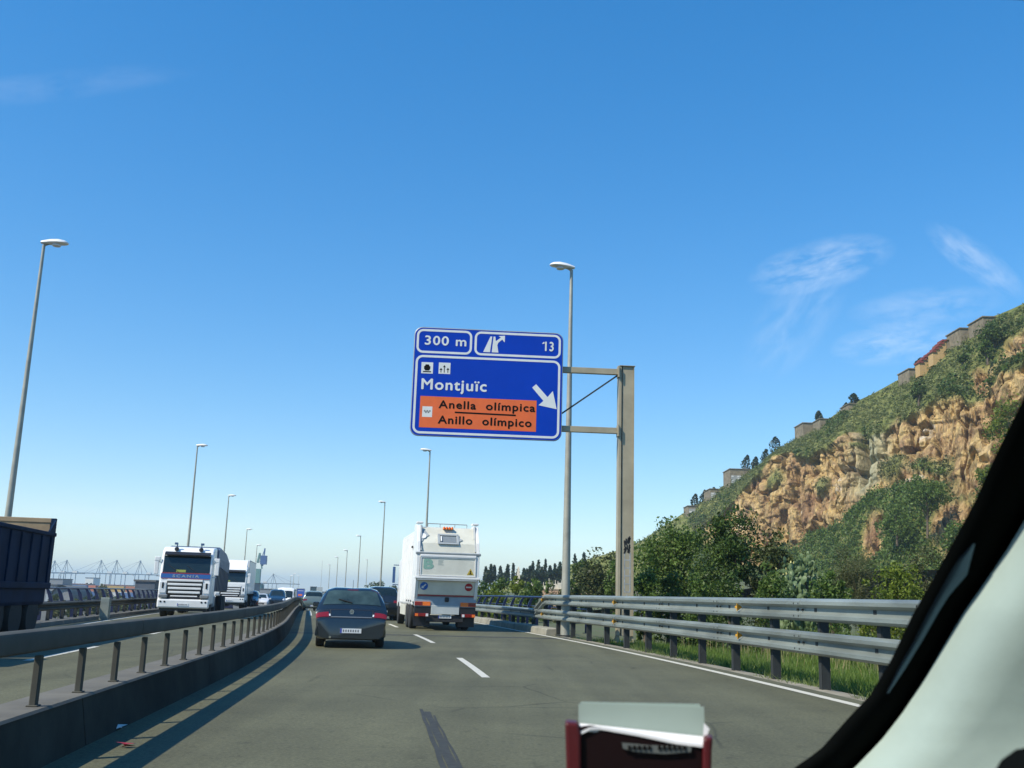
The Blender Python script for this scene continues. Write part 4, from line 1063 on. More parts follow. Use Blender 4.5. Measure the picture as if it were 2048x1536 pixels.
# ---------------------------------------------------------------- oncoming white lorry with grey tipper trailer
def lorry(label, main, loc, rz, tipper=True):
    e = empty('lorry', loc, rz, label, 'lorry')
    # front of the cab is at y = 0, the lorry extends towards -y; x to its left as it faces +y
    cabp = [(-2.2, .62), (0.0, .62), (.06, 1.25), (.02, 1.95), (-.22, 2.92), (-.40, 3.16), (-.75, 3.32), (-2.2, 3.40)]
    MB().prism(cabp, 'x', -1.22, 1.22).build('cab', main, e, bevel=.09, segs=3)
    fx = lambda z: float(np.interp(z, [.62, 1.25, 1.95, 2.92, 3.16], [0, .06, .02, -.22, -.40]))
    def facing(nm, x0, x1, z0, z1, m, o=.012, nz=2):
        P = [[(x, fx(z) + o, z) for x in (x0, x1)] for z in np.linspace(z0, z1, nz)]
        Q = [[(x, fx(z) - .02, z) for x in (x0, x1)] for z in np.linspace(z0, z1, nz)]
        mb = MB(); mb.grid(P); n = len(mb.v); mb.grid(Q)
        mb.f += [(0, 1, n + 1, n), (n - 2, n - 1, 2 * n - 1, 2 * n - 2)]
        for i in range(nz - 1): mb.f += [(2 * i, 2 * i + 2, n + 2 * i + 2, n + 2 * i), (2 * i + 1, 2 * i + 3, n + 2 * i + 3, n + 2 * i + 1)]
        return mb.build(nm, m, e)
    facing('windscreen', -1.10, 1.10, 2.10, 2.90, M_GLASS, .012, 3)
    if tipper:
        bd = facing('brand_band', -1.16, 1.16, 1.84, 2.05, mat('blue_band', (.02, .10, .30), .4), .014)
        mb = MB(); mb.box((0, fx(2.07) + .012, 2.072), (2.26, .02, .04)).box((0, fx(1.82) + .012, 1.825), (2.26, .02, .022)); mb.build('red_line', M_DRED, e)
        # lettering faces +y, so it is turned half way round
        text('lettering', 'SCANIA', .17, mat('grey_lettering', (.30, .36, .42), .5), e, (.62, fx(1.94) + .018, 1.885), .008, 1.3, 1.24, .004, math.pi)
    facing('grille_surround', -.84, .84, .84, 1.80, M_BLACK, .012, 4)
    for k in range(4):
        z = 1.74 - k * .185; box('grille_slat', (0, fx(z) + .03, z), (1.66 - k * .06, .06, .105), main, e, .02)
    for z in (1.0, .88): box('grille_slat', (0, fx(z) + .05, z), (1.26, .05, .07), main, e, .015)
    box('bumper', (0, .08, .66), (2.42, .22, .42), main, e, .07); box('lower_grille', (0, .075, .92), (1.5, .10, .14), M_BLACK, e, .02)
    box('valance', (0, -.05, .40), (2.2, .2, .16), M_BLACK, e)
    plate_on(e, .198, .62, 1, .52, .11)
    for s in (-1, 1):
        box('headlight', (s * .96, .13, 1.0), (.42, .14, .17), mat('grey_headlight', (.22, .23, .23), .15, coat=.8), e, .04)
        for dx in (.86, 1.04): MB().lathe([(.045, 0), (.045, .02)], (s * dx, .18, .74), 'y', 12).build('fog_lamp', M_BLACK, e)
        box('air_vent', (s * 1.02, fx(1.5) + .03, 1.5), (.085, .03, .26), M_BLACK, e, .01)
        box('corner_panel', (s * 1.02, fx(1.4) + .012, 1.40), (.30, .02, .5), main, e, .01)
        mb = MB(); mb.box((s * 1.42, -.18, 2.32), (.20, .16, .62)).box((s * 1.40, -.18, 2.72), (.26, .18, .2)); mb.bar((s * 1.2, -.3, 2.55), (s * 1.42, -.2, 2.62), .05, .05).bar((s * 1.2, -.25, 1.92), (s * 1.42, -.2, 1.92), .05, .05); mb.build('mirror', main, e, bevel=.04)
        MB().prism([(-1.75, 1.98), (-.42, 1.98), (-.62, 2.62), (-1.75, 2.62)], 'x', s * 1.222 - .004, s * 1.222 + .004).build('side_window', M_GLASS, e)
        for y in (-1.35, -4.2): wheel(e, s * 1.02, y, .50, .32, True, M_GREYP)
        box('fuel_tank', (s * 1.0, -2.75, .78), (.45, 1.0, .6), M_GREYP, e, .08)
        if tipper:
            for x in (.52,): pass
            o = MB().lathe([(.10, 0), (.11, .06), (.06, .12)], (s * .58, -.42, 3.22), 'y', 12).build('roof_lamp', M_BLACK, e, smooth=True)
            mb = MB(); mb.tube((s * .58, -.45, 2.95), (s * .58, -.48, 3.5), .03, n=6).box((s * .62, -.42, 3.48), (.16, .10, .10)); mb.build('air_horn', mat('blue_horn', (.05, .11, .22), .3), e)
    for x in (-.5, .35): MB().bar((x, fx(2.12) + .03, 2.12), (x + .5, fx(2.5) + .03, 2.45), .025, .02).build('wiper', M_BLACK, e)
    box('sun_visor', (0, -.12, 3.0), (2.16, .30, .05), M_BLACK, e, .01, (-.5, 0, 0))
    box('windscreen_card', (.25 if tipper else .3, fx(2.16) + .02, 2.18), (.45, .01, .12), mat('yellow_green_card', (.35, .40, .08), .6), e)
    box('chassis', (0, -6.5, .85), (.9, 11.0, .3), M_CHASSIS, e)
    for s in (-1, 1):
        for y in (-9.2, -10.5, -11.8): wheel(e, s * 1.02, y, .50, .36, True, M_GREYP)
    return e
M_TIP = mat('blue_grey_tipper', (.07, .095, .14), .45, .2, var=.12, scale=.8)
M_TIPL = mat('blue_grey_tipper_sheet', (.16, .21, .31), .5, .1, var=.10, scale=.8)
SYL = 46.0
c = dp(364, 1233, SYL)
lo = lorry('white tractor lorry with a blue band and grey tipper trailer, coming towards us at left', M_WHITE, (c.x, c.y, 0), head(c.y) + math.pi + .02); lo.scale = (.92, 1, .94)
mb = MB(); mb.prism([(-3.0, 1.25), (-3.0, 3.35), (-3.6, 3.50), (-9.0, 3.36), (-12.6, 2.95), (-12.8, 2.75), (-12.4, 1.25)], 'x', -1.24, 1.24); mb.build('tipper_body', M_TIP, lo, bevel=.04)
for s in (-1, 1):
    for k in range(9): box('body_rib', (s * 1.255, -3.5 - k * 1.08, 2.1), (.05, .10, 1.6), M_TIP, lo)
    MB().prism([(-3.05, 2.55), (-3.05, 3.34), (-3.6, 3.48), (-9.0, 3.34), (-12.55, 2.93), (-12.7, 2.72), (-12.4, 2.3)], 'x', s * 1.25 - .02, s * 1.25 + .02).build('side_sheet', M_TIPL, lo)
# white box lorry behind it
c = xat(459, 84.0)
lo2 = lorry('white box lorry with a roof fairing, following behind the grey tipper trailer', M_WHITE, (c.x, c.y, c.z), head(c.y) + math.pi, False)
MB().prism([(-.55, 3.05), (-2.25, 3.95), (-2.25, 3.0), (-.55, 2.95)], 'x', -1.12, 1.12).build('roof_fairing', M_WHITE, lo2, bevel=.04)
box('cargo_box', (0, -7.6, 2.55), (2.5, 10.2, 2.8), M_WHITE, lo2, .04)
mb = MB()
for s in (-1, 1): mb.box((s * 1.252, -7.6, 1.2), (.03, 10.1, .1)).box((s * 1.252, -7.6, 3.92), (.03, 10.1, .06))
mb.build('box_trim', M_GREYP, lo2)

# ---------------------------------------------------------------- blue tipper trailer leaving the frame at the left
M_BT = mat('dark_blue_tipper_paint', (.004, .019, .050), .7, 0, var=.25, scale=1.2, spec=.1, coat=0, detail=8)
M_BTI = mat('rusty_tipper_inside', (.30, .22, .13), .7, var=.25, scale=2)
c = dp(107, 1036, 27.0)
tt = empty('tipper_lorry', (c.x - 1.28, c.y, 0), head(27) + math.pi, 'dark blue ribbed tipper lorry passing at the left edge, tailgate higher than its sides', 'lorry')
# rear end at y=0, body runs towards +y (its front, nearer to us); our side is local -x ... +x
hw = 1.25
def tz(y): return 1.35 if True else 0
zt = dp(98, 1072, 27.0).z; zg = dp(104, 1036, 27.0).z
for s in (-1, 1):
    MB().prism([(0.02, 1.25), (9.5, 1.25), (9.5, zt + .06), (0.02, zt)], 'x', s * hw - .05, s * hw).build('side_wall', M_BT, tt)
    for k in range(9): box('side_rib', (s * (hw + .045), .32 + k * .82, (1.25 + zt) / 2), (.09, .12, zt - 1.3), M_BT, tt, .015)
    box('top_rail', (s * (hw + .02), 4.75, zt + .04), (.16, 9.5, .10), M_BT, tt, .02); box('bottom_rail', (s * (hw + .02), 4.75, 1.28), (.16, 9.5, .16), M_BT, tt, .02)
    box('tailgate_post', (s * (hw - .02), -.02, (1.2 + zg) / 2), (.12, .14, zg - 1.2), M_BT, tt, .01)
    MB().prism([(.06, zt), (.06, zg - .05), (.55, zt + .1)], 'x', s * hw - .06, s * hw - .02).build('gusset', M_BT, tt)
    box('mudguard', (s * (hw - .22), 2.2, 1.05), (.5, 4.2, .55), M_BT, tt, .1)
    for y in (.95, 2.3, 3.65): wheel(tt, s * (hw - .2), y, .52, .38, True, M_CHASSIS)
box('tailgate', (0, -.02, (1.25 + zg - .08) / 2), (2.3, .08, zg - 1.35), M_BTI, tt)
box('tailgate_bar', (0, -.02, zg - .06), (2.4, .12, .12), M_BTI, tt, .01)
box('floor', (0, 4.7, 1.33), (2.4, 9.4, .1), M_BTI, tt); box('front_wall', (0, 9.45, 2.0), (2.4, .08, 1.6), M_BT, tt)
MB().grid([[(x, y, zt - .38 + .20 * math.sin(y * 1.3) * math.cos(x * 1.6) + .1 * math.sin(y * 4 + x * 3)) for x in np.linspace(-1.18, 1.18, 7)] for y in np.linspace(.1, 9.3, 22)]).build('load', M_SOIL, tt, smooth=True)
box('chassis', (0, 5.0, .95), (1.0, 10, .5), M_CHASSIS, tt); box('underrun_bar', (0, .05, .6), (2.3, .12, .16), M_CHASSIS, tt)
for z in (1.9, 2.35, 2.6): MB().lathe([(.05, 0), (.05, .05)], (-hw + .1, -.10, z), 'y', 8).build('marker_lamp', M_BLACK, tt)
for s in (-1, 1): box('tail_light', (s * .9, -.03, .85), (.5, .05, .14), M_RED, tt)
# cab, mostly out of the picture
MB().prism([(10.0, .6), (12.2, .6), (12.25, 1.9), (12.0, 3.0), (10.0, 3.1)], 'x', -1.2, 1.2).build('cab', M_BT, tt, bevel=.06)
for s in (-1, 1): wheel(tt, s * 1.0, 11.3, .52, .34, True, M_CHASSIS)

# ================================================================== vegetation
LV = dict(
    dark=leaf_mat('leaf_dark', (.026, .055, .011), (.095, .150, .028), .3, (.17, .21, .06)),
    mid=leaf_mat('leaf_mid', (.044, .085, .014), (.145, .22, .042), .35, (.22, .26, .08)),
    lime=leaf_mat('leaf_lime', (.07, .105, .010), (.20, .25, .028), .35),
    olive=leaf_mat('leaf_olive', (.060, .070, .024), (.155, .165, .062), .35),
    brown=leaf_mat('leaf_brownish', (.035, .050, .014), (.11, .13, .036), .3, (.15, .13, .05)),
    cyp=leaf_mat('leaf_cypress', (.010, .024, .012), (.030, .055, .022), .1),
    far=leaf_mat('leaf_far', (.025, .050, .018), (.075, .115, .035), .2))
M_BARK = mat('bark', (.11, .085, .06), .9, var=.3, scale=6)
def leaf_quads(C, size, rg, flatten=.0, aspect=.5):
    n = len(C); a = rg.normal(size=(n, 3)); a /= np.linalg.norm(a, axis=1)[:, None]
    b = rg.normal(size=(n, 3)); b -= (a * b).sum(1)[:, None] * a; b /= np.linalg.norm(b, axis=1)[:, None]
    s = size * rg.uniform(.6, 1.35, n)[:, None]
    return np.stack([C - a * s * .5, C - b * s * aspect * .5 + a * s * .05, C + a * s * .5, C + b * s * aspect * .5 + a * s * .05], 1).reshape(-1, 3)
def crown_pts(blobs, n, rg, clump=.22, ncl=60, shell=.45):
    w = np.array([b[3] * b[4] * b[5] for b in blobs]) ** .7; w /= w.sum()
    k = rg.choice(len(blobs), ncl, p=w); B = np.array(blobs)[k]
    d = rg.normal(size=(ncl, 3)); d /= np.linalg.norm(d, axis=1)[:, None]
    r = (shell + (1 - shell) * rg.random(ncl) ** .6)[:, None]
    cc = B[:, :3] + d * r * B[:, 3:6]
    cs = clump * rg.uniform(.5, 1.4, ncl)
    j = rg.integers(0, ncl, n)
    g = rg.normal(size=(n, 3)); g *= np.minimum(1, 1.6 / (np.linalg.norm(g, axis=1) + 1e-6))[:, None]
    return cc[j] + g * cs[j][:, None]
def tree(name, label, x, ytop, hw, Y, m, zb=-.6, n=4200, leaf=.16, group=None, clump=None, trunk=.10, low=.18, seed=0, cat=None, nb=6, ncl=90, asp=.5, shell=.4):
    """a tree or shrub whose crown spans hw pixels either side of x and up to ytop, standing at distance Y"""
    rg = np.random.default_rng(seed + 11)
    t = dp(x, ytop, Y); h = t.z - zb; w = hw / FPX * Y
    e = empty(name, (t.x, Y, zb), 0, label, cat or ('tree' if 'tree' in name or 'cypress' in name or 'pine' in name else 'shrub'), group)
    bl = []
    for k in range(nb):
        a = 2 * math.pi * k / nb + rg.uniform(-.4, .4); q = rg.uniform(.30, .62)
        bl.append((w * q * math.cos(a), w * q * math.sin(a), h * rg.uniform(low + .16, .78), w * rg.uniform(.36, .52), w * rg.uniform(.36, .52), h * rg.uniform(.16, .26)))
    bl.append((0, 0, h * .70, w * .50, w * .5, h * .29))
    P = crown_pts(bl, n, rg, clump or w * .16, ncl, shell)
    P[:, 2] = np.clip(P[:, 2], .02, h * 1.02)
    fast_mesh('crown', leaf_quads(P, leaf, rg, aspect=asp), n, 4, m, e)
    mb = MB(); mb.tube((0, 0, -.2), (w * .05, 0, h * .42), trunk, trunk * .65, 7)
    for b in bl: mb.tube((w * .04, 0, h * rg.uniform(.2, .42)), (b[0] * .9, b[1] * .9, b[2]), trunk * .5, trunk * .12, 5)
    mb.build('trunk', M_BARK, e, smooth=True)
    return e
def cypress(name, label, x, ytop, ybase, hw, Y, group=None, n=500, leaf=.5, seed=0, m=None, lean=0, p=None):
    rg = np.random.default_rng(seed + 5); t = dp(x, ytop, Y); b0 = dp(x, ybase, Y); h = t.z - b0.z; w = hw / FPX * Y
    e = empty(name, (t.x, Y, b0.z), 0, label, 'tree', group)
    z = rg.random(n) ** .85; prof = np.sin(np.clip(z * .93 + .07, 0, 1) * math.pi) ** .55 * (1 - z * .35)
    a = rg.uniform(0, 2 * math.pi, n); r = prof * w * (.55 + .45 * rg.random(n)) * (1 + .25 * np.sin(a * 3 + z * 9))
    P = np.stack([r * np.cos(a) + lean * z * h, r * np.sin(a), z * h], 1)
    fast_mesh('crown', leaf_quads(P, leaf, rg), n, 4, m or LV['cyp'], e)
    MB().tube((0, 0, -1), (lean * h * .5, 0, h * .6), w * .15, w * .05, 6).build('trunk', M_BARK, e)
    return e
GV = 'shrubs and trees behind the guardrail'
tree('leafy_tree', 'bushy green tree just right of the tan sign post, pale shoots along its top', 1338, 1040, 78, 47, LV['mid'], n=9000, leaf=.17, group=GV, seed=1, low=.05, ncl=150)
tree('leafy_tree', 'tallest dark leafy tree before the foot of the rock face, pointed top', 1455, 1000, 70, 45, LV['dark'], n=9000, leaf=.18, group=GV, seed=2, low=.05, ncl=140)
tree('leafy_tree', 'dark thinly leaved tree between the pointed tree and the prickly pears', 1535, 1062, 52, 44, LV['brown'], n=4200, leaf=.17, group=GV, seed=3, low=.05, ncl=80)
tree('leafy_tree', 'dark tree filling the gap behind the bushy tree and the pointed tree', 1400, 1048, 60, 50, LV['dark'], n=6000, leaf=.18, group=GV, seed=4, low=.0, ncl=110)
tree('feathery_shrub', 'soft brownish feathery shrub right of the prickly pears', 1716, 1076, 62, 41, LV['olive'], n=9500, leaf=.13, group=GV, seed=5, low=.0, asp=.16, ncl=110)
tree('bright_shrub', 'yellow green shrub between the feathery shrub and the windscreen pillar', 1805, 1098, 56, 38, LV['lime'], n=6500, leaf=.12, group=GV, seed=6, low=.0, ncl=110)
tree('small_leaved_shrub', 'grey green shrub hard against the windscreen pillar above the guardrail', 1868, 1072, 52, 39, LV['olive'], n=6500, leaf=.11, group=GV, seed=7, low=.0, ncl=110)
low_sh = [(1290, 1128, 34, 'mid', 'light green low shrub at the right foot of the tan sign post'), (1335, 1136, 42, 'dark', 'dark low shrub under the bushy green tree'), (1395, 1142, 46, 'mid', 'mid green low shrub under the pointed dark tree'),
          (1462, 1138, 48, 'dark', 'deep green low shrub left of the orange reflectors'), (1532, 1130, 46, 'mid', 'leafy low shrub just left of the prickly pears'), (1660, 1140, 44, 'mid', 'low green shrub between prickly pears and feathery shrub'), (1750, 1135, 46, 'lime', 'yellowish low shrub under the feathery shrub')]
for k, (x, y, hw, m, lb) in enumerate(low_sh):
    tree('low_shrub', lb, x, y, hw, 36 - k * .6, LV[m], n=3800, leaf=.12, group=GV, seed=20 + k, low=-.1, nb=5, ncl=70)
tree('leafy_tree', 'brownish tree between the lamp post and the tan sign post', 1205, 1098, 52, 84, LV['brown'], n=5000, leaf=.28, group=GV, seed=31, low=.0, ncl=110)
tree('leafy_tree', 'dark tree close behind the lamp post that stands by the sign', 1160, 1112, 34, 92, LV['dark'], n=3000, leaf=.3, group=GV, seed=32, low=.0, ncl=80)
tree('leafy_tree', 'green tree showing in the slot left of the tan sign post', 1236, 1112, 28, 80, LV['mid'], n=2500, leaf=.26, group=GV, seed=33, low=.0, ncl=60)
for k, (x, y, hw, m) in enumerate(((968, 1160, 26, 'mid'), (1000, 1152, 30, 'mid'), (1036, 1150, 30, 'lime'), (1070, 1156, 28, 'mid'), (1100, 1162, 26, 'mid'), (1130, 1170, 22, 'olive'), (985, 1172, 30, 'lime'), (1050, 1172, 32, 'mid'))):
    tree('hedge_shrub', ['green shrub right beside the refuse truck tail above the blue railing', 'rounded green shrub second along from the refuse truck', 'light green shrub below the white obelisk', 'green shrub in front of the pale graves', 'green shrub before the left end of the brick wall', 'olive shrub right before the lamp post foot', 'lime green low shrub behind the blue fins, nearest the truck', 'low green shrub behind the middle of the blue railing'][k], x, y, hw, 92 - (k % 3) * 5 - (12 if k > 5 else 0), LV[m], zb=-1.2, n=2600, leaf=.24, group='green shrubs along the bridge', seed=40 + k, low=-.1, nb=5, ncl=60)
for k, (x, y, hw, Y) in enumerate(((735, 1172, 20, 330), (757, 1162, 22, 310), (785, 1166, 24, 300), (808, 1172, 20, 280))):
    tree('roadside_tree', ['low dark tree left of the lamp post beyond the hatchback', 'rounded dark tree behind the third lamp post', 'dark tree just left of the refuse truck mirror', 'dark tree half hidden by the refuse truck flank'][k], x, y, hw, Y, LV['far'], zb=-5.0, n=2200, leaf=.55, group='dark trees beyond the bend', seed=60 + k, low=.0, ncl=50)

# prickly pear: stacked oval pads
M_PAD = mat('cactus_pad', (.055, .10, .035), .6, col2=(.14, .19, .075), scale=1.1, detail=3)
M_FRUIT = mat('pale_cactus_flower', (.62, .55, .20), .6, var=.1)
def prickly(label, x, ytop, hw, Y, n, seed):
    rg = random.Random(seed); t = dp(x, ytop, Y); zb = -.6; h = t.z - zb; w = hw / FPX * Y
    e = empty('prickly_pear', (t.x, Y, zb), 0, label, 'cactus', GV); mb = MB(); fl = MB()
    def pad(p, d, nrm, L, B):
        s = d.cross(nrm).normalized(); ring = []
        for k in range(8):
            a = 2 * math.pi * k / 8; ring.append(p + d * (L * .5 * (1 - math.cos(a))) + s * (B * .5 * math.sin(a) * (1.0 + .18 * (1 - math.cos(a)) * .5)))
        c = p + d * L * .5; q = len(mb.v); mb.v += [tuple(v) for v in ring] + [tuple(c + nrm * .035), tuple(c - nrm * .035)]
        for k in range(8): mb.f += [(q + k, q + (k + 1) % 8, q + 8), (q + (k + 1) % 8, q + k, q + 9)]
    tips = []
    for k in range(n // 7): tips.append((Vector((rg.uniform(-w, w), rg.uniform(-w * .6, w * .6), rg.uniform(0, h * .55))), Vector((rg.uniform(-.4, .4), rg.uniform(-.3, .3), 1)).normalized(), 0))
    c = 0
    while c < n and tips:
        p, d, g = tips.pop(rg.randrange(len(tips))); nr = Vector((rg.uniform(-1, 1), rg.uniform(-1, 1), rg.uniform(-.3, .3))); nr = (nr - d * nr.dot(d)).normalized()
        L = rg.uniform(.20, .32); pad(p, d, nr, L, L * .62); c += 1; tip = p + d * L * .95
        hmax = h * (1 - .45 * (abs(tip.x) / w) ** 2)
        if tip.z < hmax - .15:
            for _ in range(rg.choice((1, 2, 2))): tips.append((tip, (d + Vector((rg.uniform(-.8, .8), rg.uniform(-.6, .6), rg.uniform(.1, .7)))).normalized(), g + 1))
        elif rg.random() < .3: fl.tube(tip, tip + d * .07, .03, .02, 5)
        if not tips: tips.append((Vector((rg.uniform(-w, w), rg.uniform(-w * .6, w * .6), rg.uniform(0, h * .6))), Vector((rg.uniform(-.4, .4), rg.uniform(-.3, .3), 1)).normalized(), 0))
    o = mb.build('pads', M_PAD, e); o['kind'] = 'stuff'; o2 = fl.build('flowers', M_FRUIT, e); o2['kind'] = 'stuff'
prickly('thicket of pale green prickly pear pads behind the middle of the guardrail', 1618, 1072, 66, 42, 1050, 3)
prickly('smaller prickly pear clump low against the guardrail, left of the big thicket', 1585, 1128, 40, 36, 330, 8)

# grass and weeds on the verge
def grass(name, n, dr, Yr, hr, w, m, seed, dens=None, lean=.35):
    rg = np.random.default_rng(seed)
    d = -(dr[0] + (dr[1] - dr[0]) * rg.random(n)); Y = Yr[0] + (Yr[1] - Yr[0]) * rg.random(n) ** 1.3
    keep = fbm(np.stack([d * .7, Y * .7, d * 0], 1), 3) > (dens if dens else 0); d, Y = d[keep], Y[keep]; n = len(d)
    XE = np.interp(Y, _ys, _x); zf = np.array([np.interp(-dd, [.4, 1, 3.4, 10, 14, 22], [-.02, -.07, -.22, -.42, -.5, -.2]) for dd in d])
    B = np.stack([XE - d, Y, zf - .03], 1)
    hh = (hr[0] + (hr[1] - hr[0]) * rg.random(n))[:, None] * (.6 + .8 * fbm(np.stack([d * .4 + 9, Y * .4, d * 0], 1), 2))[:, None]
    a = rg.uniform(0, 2 * math.pi, n); s = np.stack([np.cos(a), np.sin(a), 0 * a], 1) * w
    tip = B + np.stack([rg.normal(0, lean, n), rg.normal(0, lean, n), np.ones(n)], 1) * hh
    o = fast_mesh(name, np.stack([B - s, B + s, tip], 1).reshape(-1, 3), n, 3, m); o['kind'] = 'stuff'; return o
M_GRASS = leaf_mat('grass_blade', (.08, .14, .018), (.18, .27, .05), .4, (.28, .26, .11))
M_WEED = leaf_mat('weed_blade', (.10, .145, .03), (.21, .27, .075), .35, (.34, .29, .15))
grass('grass', 60000, (1.25, 6.5), (9, 36), (.10, .32), .012, M_GRASS, 3, .36)
grass('tall_weeds', 26000, (6.0, 13.5), (10, 42), (.45, 1.05), .017, M_WEED, 4, .30, .22)
grass('roadside_tufts', 9000, (.50, 1.5), (12, 40), (.06, .24), .009, M_WEED, 5, .50, .6)

grass('dry_stalks', 1100, (3.0, 8.0), (12, 34), (.5, 1.15), .006, leaf_mat('dry_stalk', (.30, .24, .12), (.45, .37, .20), .2), 9, .45, .12)
# scrub over the hillside: one mass nobody could count
def scrub(name, npl, nl, size, spread, m, seed, sel):
    rg = np.random.default_rng(seed); ok = np.nonzero(sel)[0]; k = rg.choice(ok, npl)
    B = flat2[k]; n = npl * nl
    C = np.repeat(B, nl, 0); r = np.repeat(rg.uniform(.4, 1.3, npl), nl)[:, None] * spread
    o = rg.normal(size=(n, 3)); o[:, 2] = np.abs(o[:, 2]) * .8 + .1; o *= np.minimum(1, 1.7 / np.linalg.norm(o, axis=1))[:, None]
    C = C + o * r * .6
    ob = fast_mesh(name, leaf_quads(C, size, rg, aspect=.7), n, 4, m); ob['kind'] = 'stuff'; return ob
inview = (XX > 1240) & (XX < 2150)
scrub('hillside_scrub', 3000, 18, .46, 1.0, leaf_mat('scrub_leaf', (.085, .115, .028), (.22, .235, .085), .35), 1, inview & (rock < .15) & (VV > .68) & (VV < .97))
scrub('hillside_scrub', 260, 26, .7, 1.6, LV['dark'], 2, inview & (rock < .1) & (VV > .66) & (VV < .95) & (wob > .04))
scrub('cliff_foot_scrub', 3800, 22, .55, 1.5, LV['mid'], 3, inview & (rock < .2) & (VV > .03) & (VV < .34))
scrub('cliff_foot_scrub', 1100, 24, .5, 1.9, LV['dark'], 4, inview & (rock < .2) & (VV > .03) & (VV < .30))
scrub('ledge_plants', 420, 14, .5, 1.0, LV['olive'], 5, inview & (rock > .05) & (rock < .6) & (VV > .25) & (VV < .75))
GH = 'trees on the ridge'
for k, (x, yt, yb, hw, lean, lb) in enumerate(((1388, 988, 1018, 9, .1, 'wind-bent dark cypress lowest on the ridge, left of the grey niche wall'), (1402, 980, 1012, 8, .25, 'leaning dark cypress just above the lowest one on the ridge'), (1428, 975, 988, 5, 0, 'small dark cypress behind the lower niche wall'),
        (1468, 942, 955, 5, 0, 'tiny dark shrub-like cypress above the left corner of the niche wall'), (1488, 910, 948, 11, .18, 'ragged dark cypress standing behind the white niche wall'), (1508, 914, 940, 8, .15, 'thin ragged cypress right of the white niche wall'), (1528, 898, 936, 10, .1, 'dark cypress between the niche wall and the broad dark tree'), (1550, 874, 916, 15, 0, 'broad dark cypress highest of the group over the rock face'),
        (1637, 822, 846, 9, 0, 'lone dark cypress behind the stone bastion wall'), (1707, 787, 808, 11, 0, 'rounded dark cypress above the small brown wall block'), (1692, 806, 822, 6, 0, 'small dark cypress at the left of the rounded one'), (1836, 716, 738, 12, .25, 'wind-bent dark tree below the first red-topped wall'))):
    cypress('cypress', lb, x, yt, yb, hw, itp(x, YC) - 3, GH, 420, .85, k, None, lean)
for k, (x, yt, yb, hw, m, lb) in enumerate(((1985, 646, 700, 34, 'dark', 'large dark pine high on the slope below the top wall'), (1972, 682, 728, 20, 'mid', 'bright green rounded pine under the large dark pine'), (1924, 706, 728, 11, 'dark', 'small round dark bush beside a white rock on the upper slope'), (1835, 765, 810, 16, 'dark', 'dark bush on the green slope left of the yellow cliff top'),
        (1848, 945, 1075, 52, 'mid', 'umbrella-shaped green tree on the scrub slope below the red cliff'), (2018, 790, 960, 62, 'lime', 'yellow green tree leaning in beside the windscreen pillar'), (1985, 930, 1050, 46, 'lime', 'yellow green bush lower down beside the windscreen pillar'), (1790, 1010, 1090, 50, 'mid', 'green thicket left of the umbrella-shaped tree'), (1920, 1040, 1110, 50, 'mid', 'green thicket under the small sandy outcrop'))):
    p = hill_at(x, yb); Yd = p.y - 7
    b = dp(x, yb, Yd)
    tree('hill_tree', lb, x, yt, hw, Yd, LV[m], zb=b.z, n=3000 if hw > 25 else 1200, leaf=.55 if Yd > 150 else .4, group='trees on the hillside', seed=80 + k, low=.42 if k == 4 else .05, trunk=.25, ncl=70)

# ------------------------------------------------------------------ graveyard terraces on the ridge
M_STONE = mat('terrace_stone', (.13, .105, .07), .9, col2=(.27, .225, .15), scale=.9, bump=.5, bscale=3, detail=9)
M_NICHE = mat('white_niche_slab', (.62, .62, .60), .6, var=.15, scale=.6)
M_NICHED = mat('grey_niche_wall', (.30, .31, .30), .8, var=.2, scale=.8)
M_TILE = mat('red_roof_tiles', (.20, .045, .035), .7, var=.25, scale=2)
def terrace(label, x0, x1, yt, yb, deep=9, rows=None, roof=None, dy=-6):
    xm = (x0 + x1) / 2; Yd = itp(xm, YC) + dy
    a, b, c = dp(x0, yt, Yd), dp(x1, yt, Yd), dp(xm, yb, Yd)
    e = empty('terrace_wall', ((a.x + b.x) / 2, Yd, c.z - 3), 0, label, 'wall', 'graveyard terrace walls on the ridge'); w = b.x - a.x; h = a.z - c.z + 3
    box('wall', (0, deep / 2, h / 2), (w, deep, h), M_STONE, e); box('coping', (0, deep / 2, h + .12), (w + .5, deep + .5, .24), M_STONE, e)
    if rows:
        z0, z1, nx, nz = rows
        box('niche_front', (0, -.12, 3 + (h - 3) * (z0 + z1) / 2), (w * .94, .24, (h - 3) * (z1 - z0)), M_NICHED, e)
        nm = None; rg = random.Random(x0)
        for i in range(nx):
            for j in range(nz):
                if rg.random() < .35: continue
                if nm is None:
                    nm = MB().box((0, 0, 0), (w * .94 / nx * .72, .1, (h - 3) * (z1 - z0) / nz * .66)).build('niche_slab', M_NICHE, e); o = nm
                else: o = nm.copy(); COL.objects.link(o)
                o.location = (-w * .47 + (i + .5) * w * .94 / nx, -.27, 3 + (h - 3) * (z0 + (z1 - z0) * (j + .5) / nz))
    if roof:                          # side wall stepping down the slope, a red tiled cap on every step
        om = mat('ochre_wall', (.45, .30, .13), .9, var=.15); sx, sz = 3.6 / roof, (h - 3) * 1.1 / roof
        for k in range(roof):
            x = -w / 2 - .1 - (k + .5) * sx; t = h - k * sz
            box('stepped_wall', (x, 1.6, t / 2 - .3), (sx, 3.0, t), om, e); box('roof_step', (x - .1, 1.5, t - .1), (sx + .35, 3.4, .45), M_TILE, e)
    return e
terrace('stone terrace wall with a band of white grave niches, on the ridge left of the cliff', 1460, 1516, 938, 972, 12, (.12, .62, 9, 4))
terrace('lower brown terrace wall with a grey niche panel, behind the pointed tree', 1420, 1462, 978, 1006, 12, (.2, .75, 5, 4))
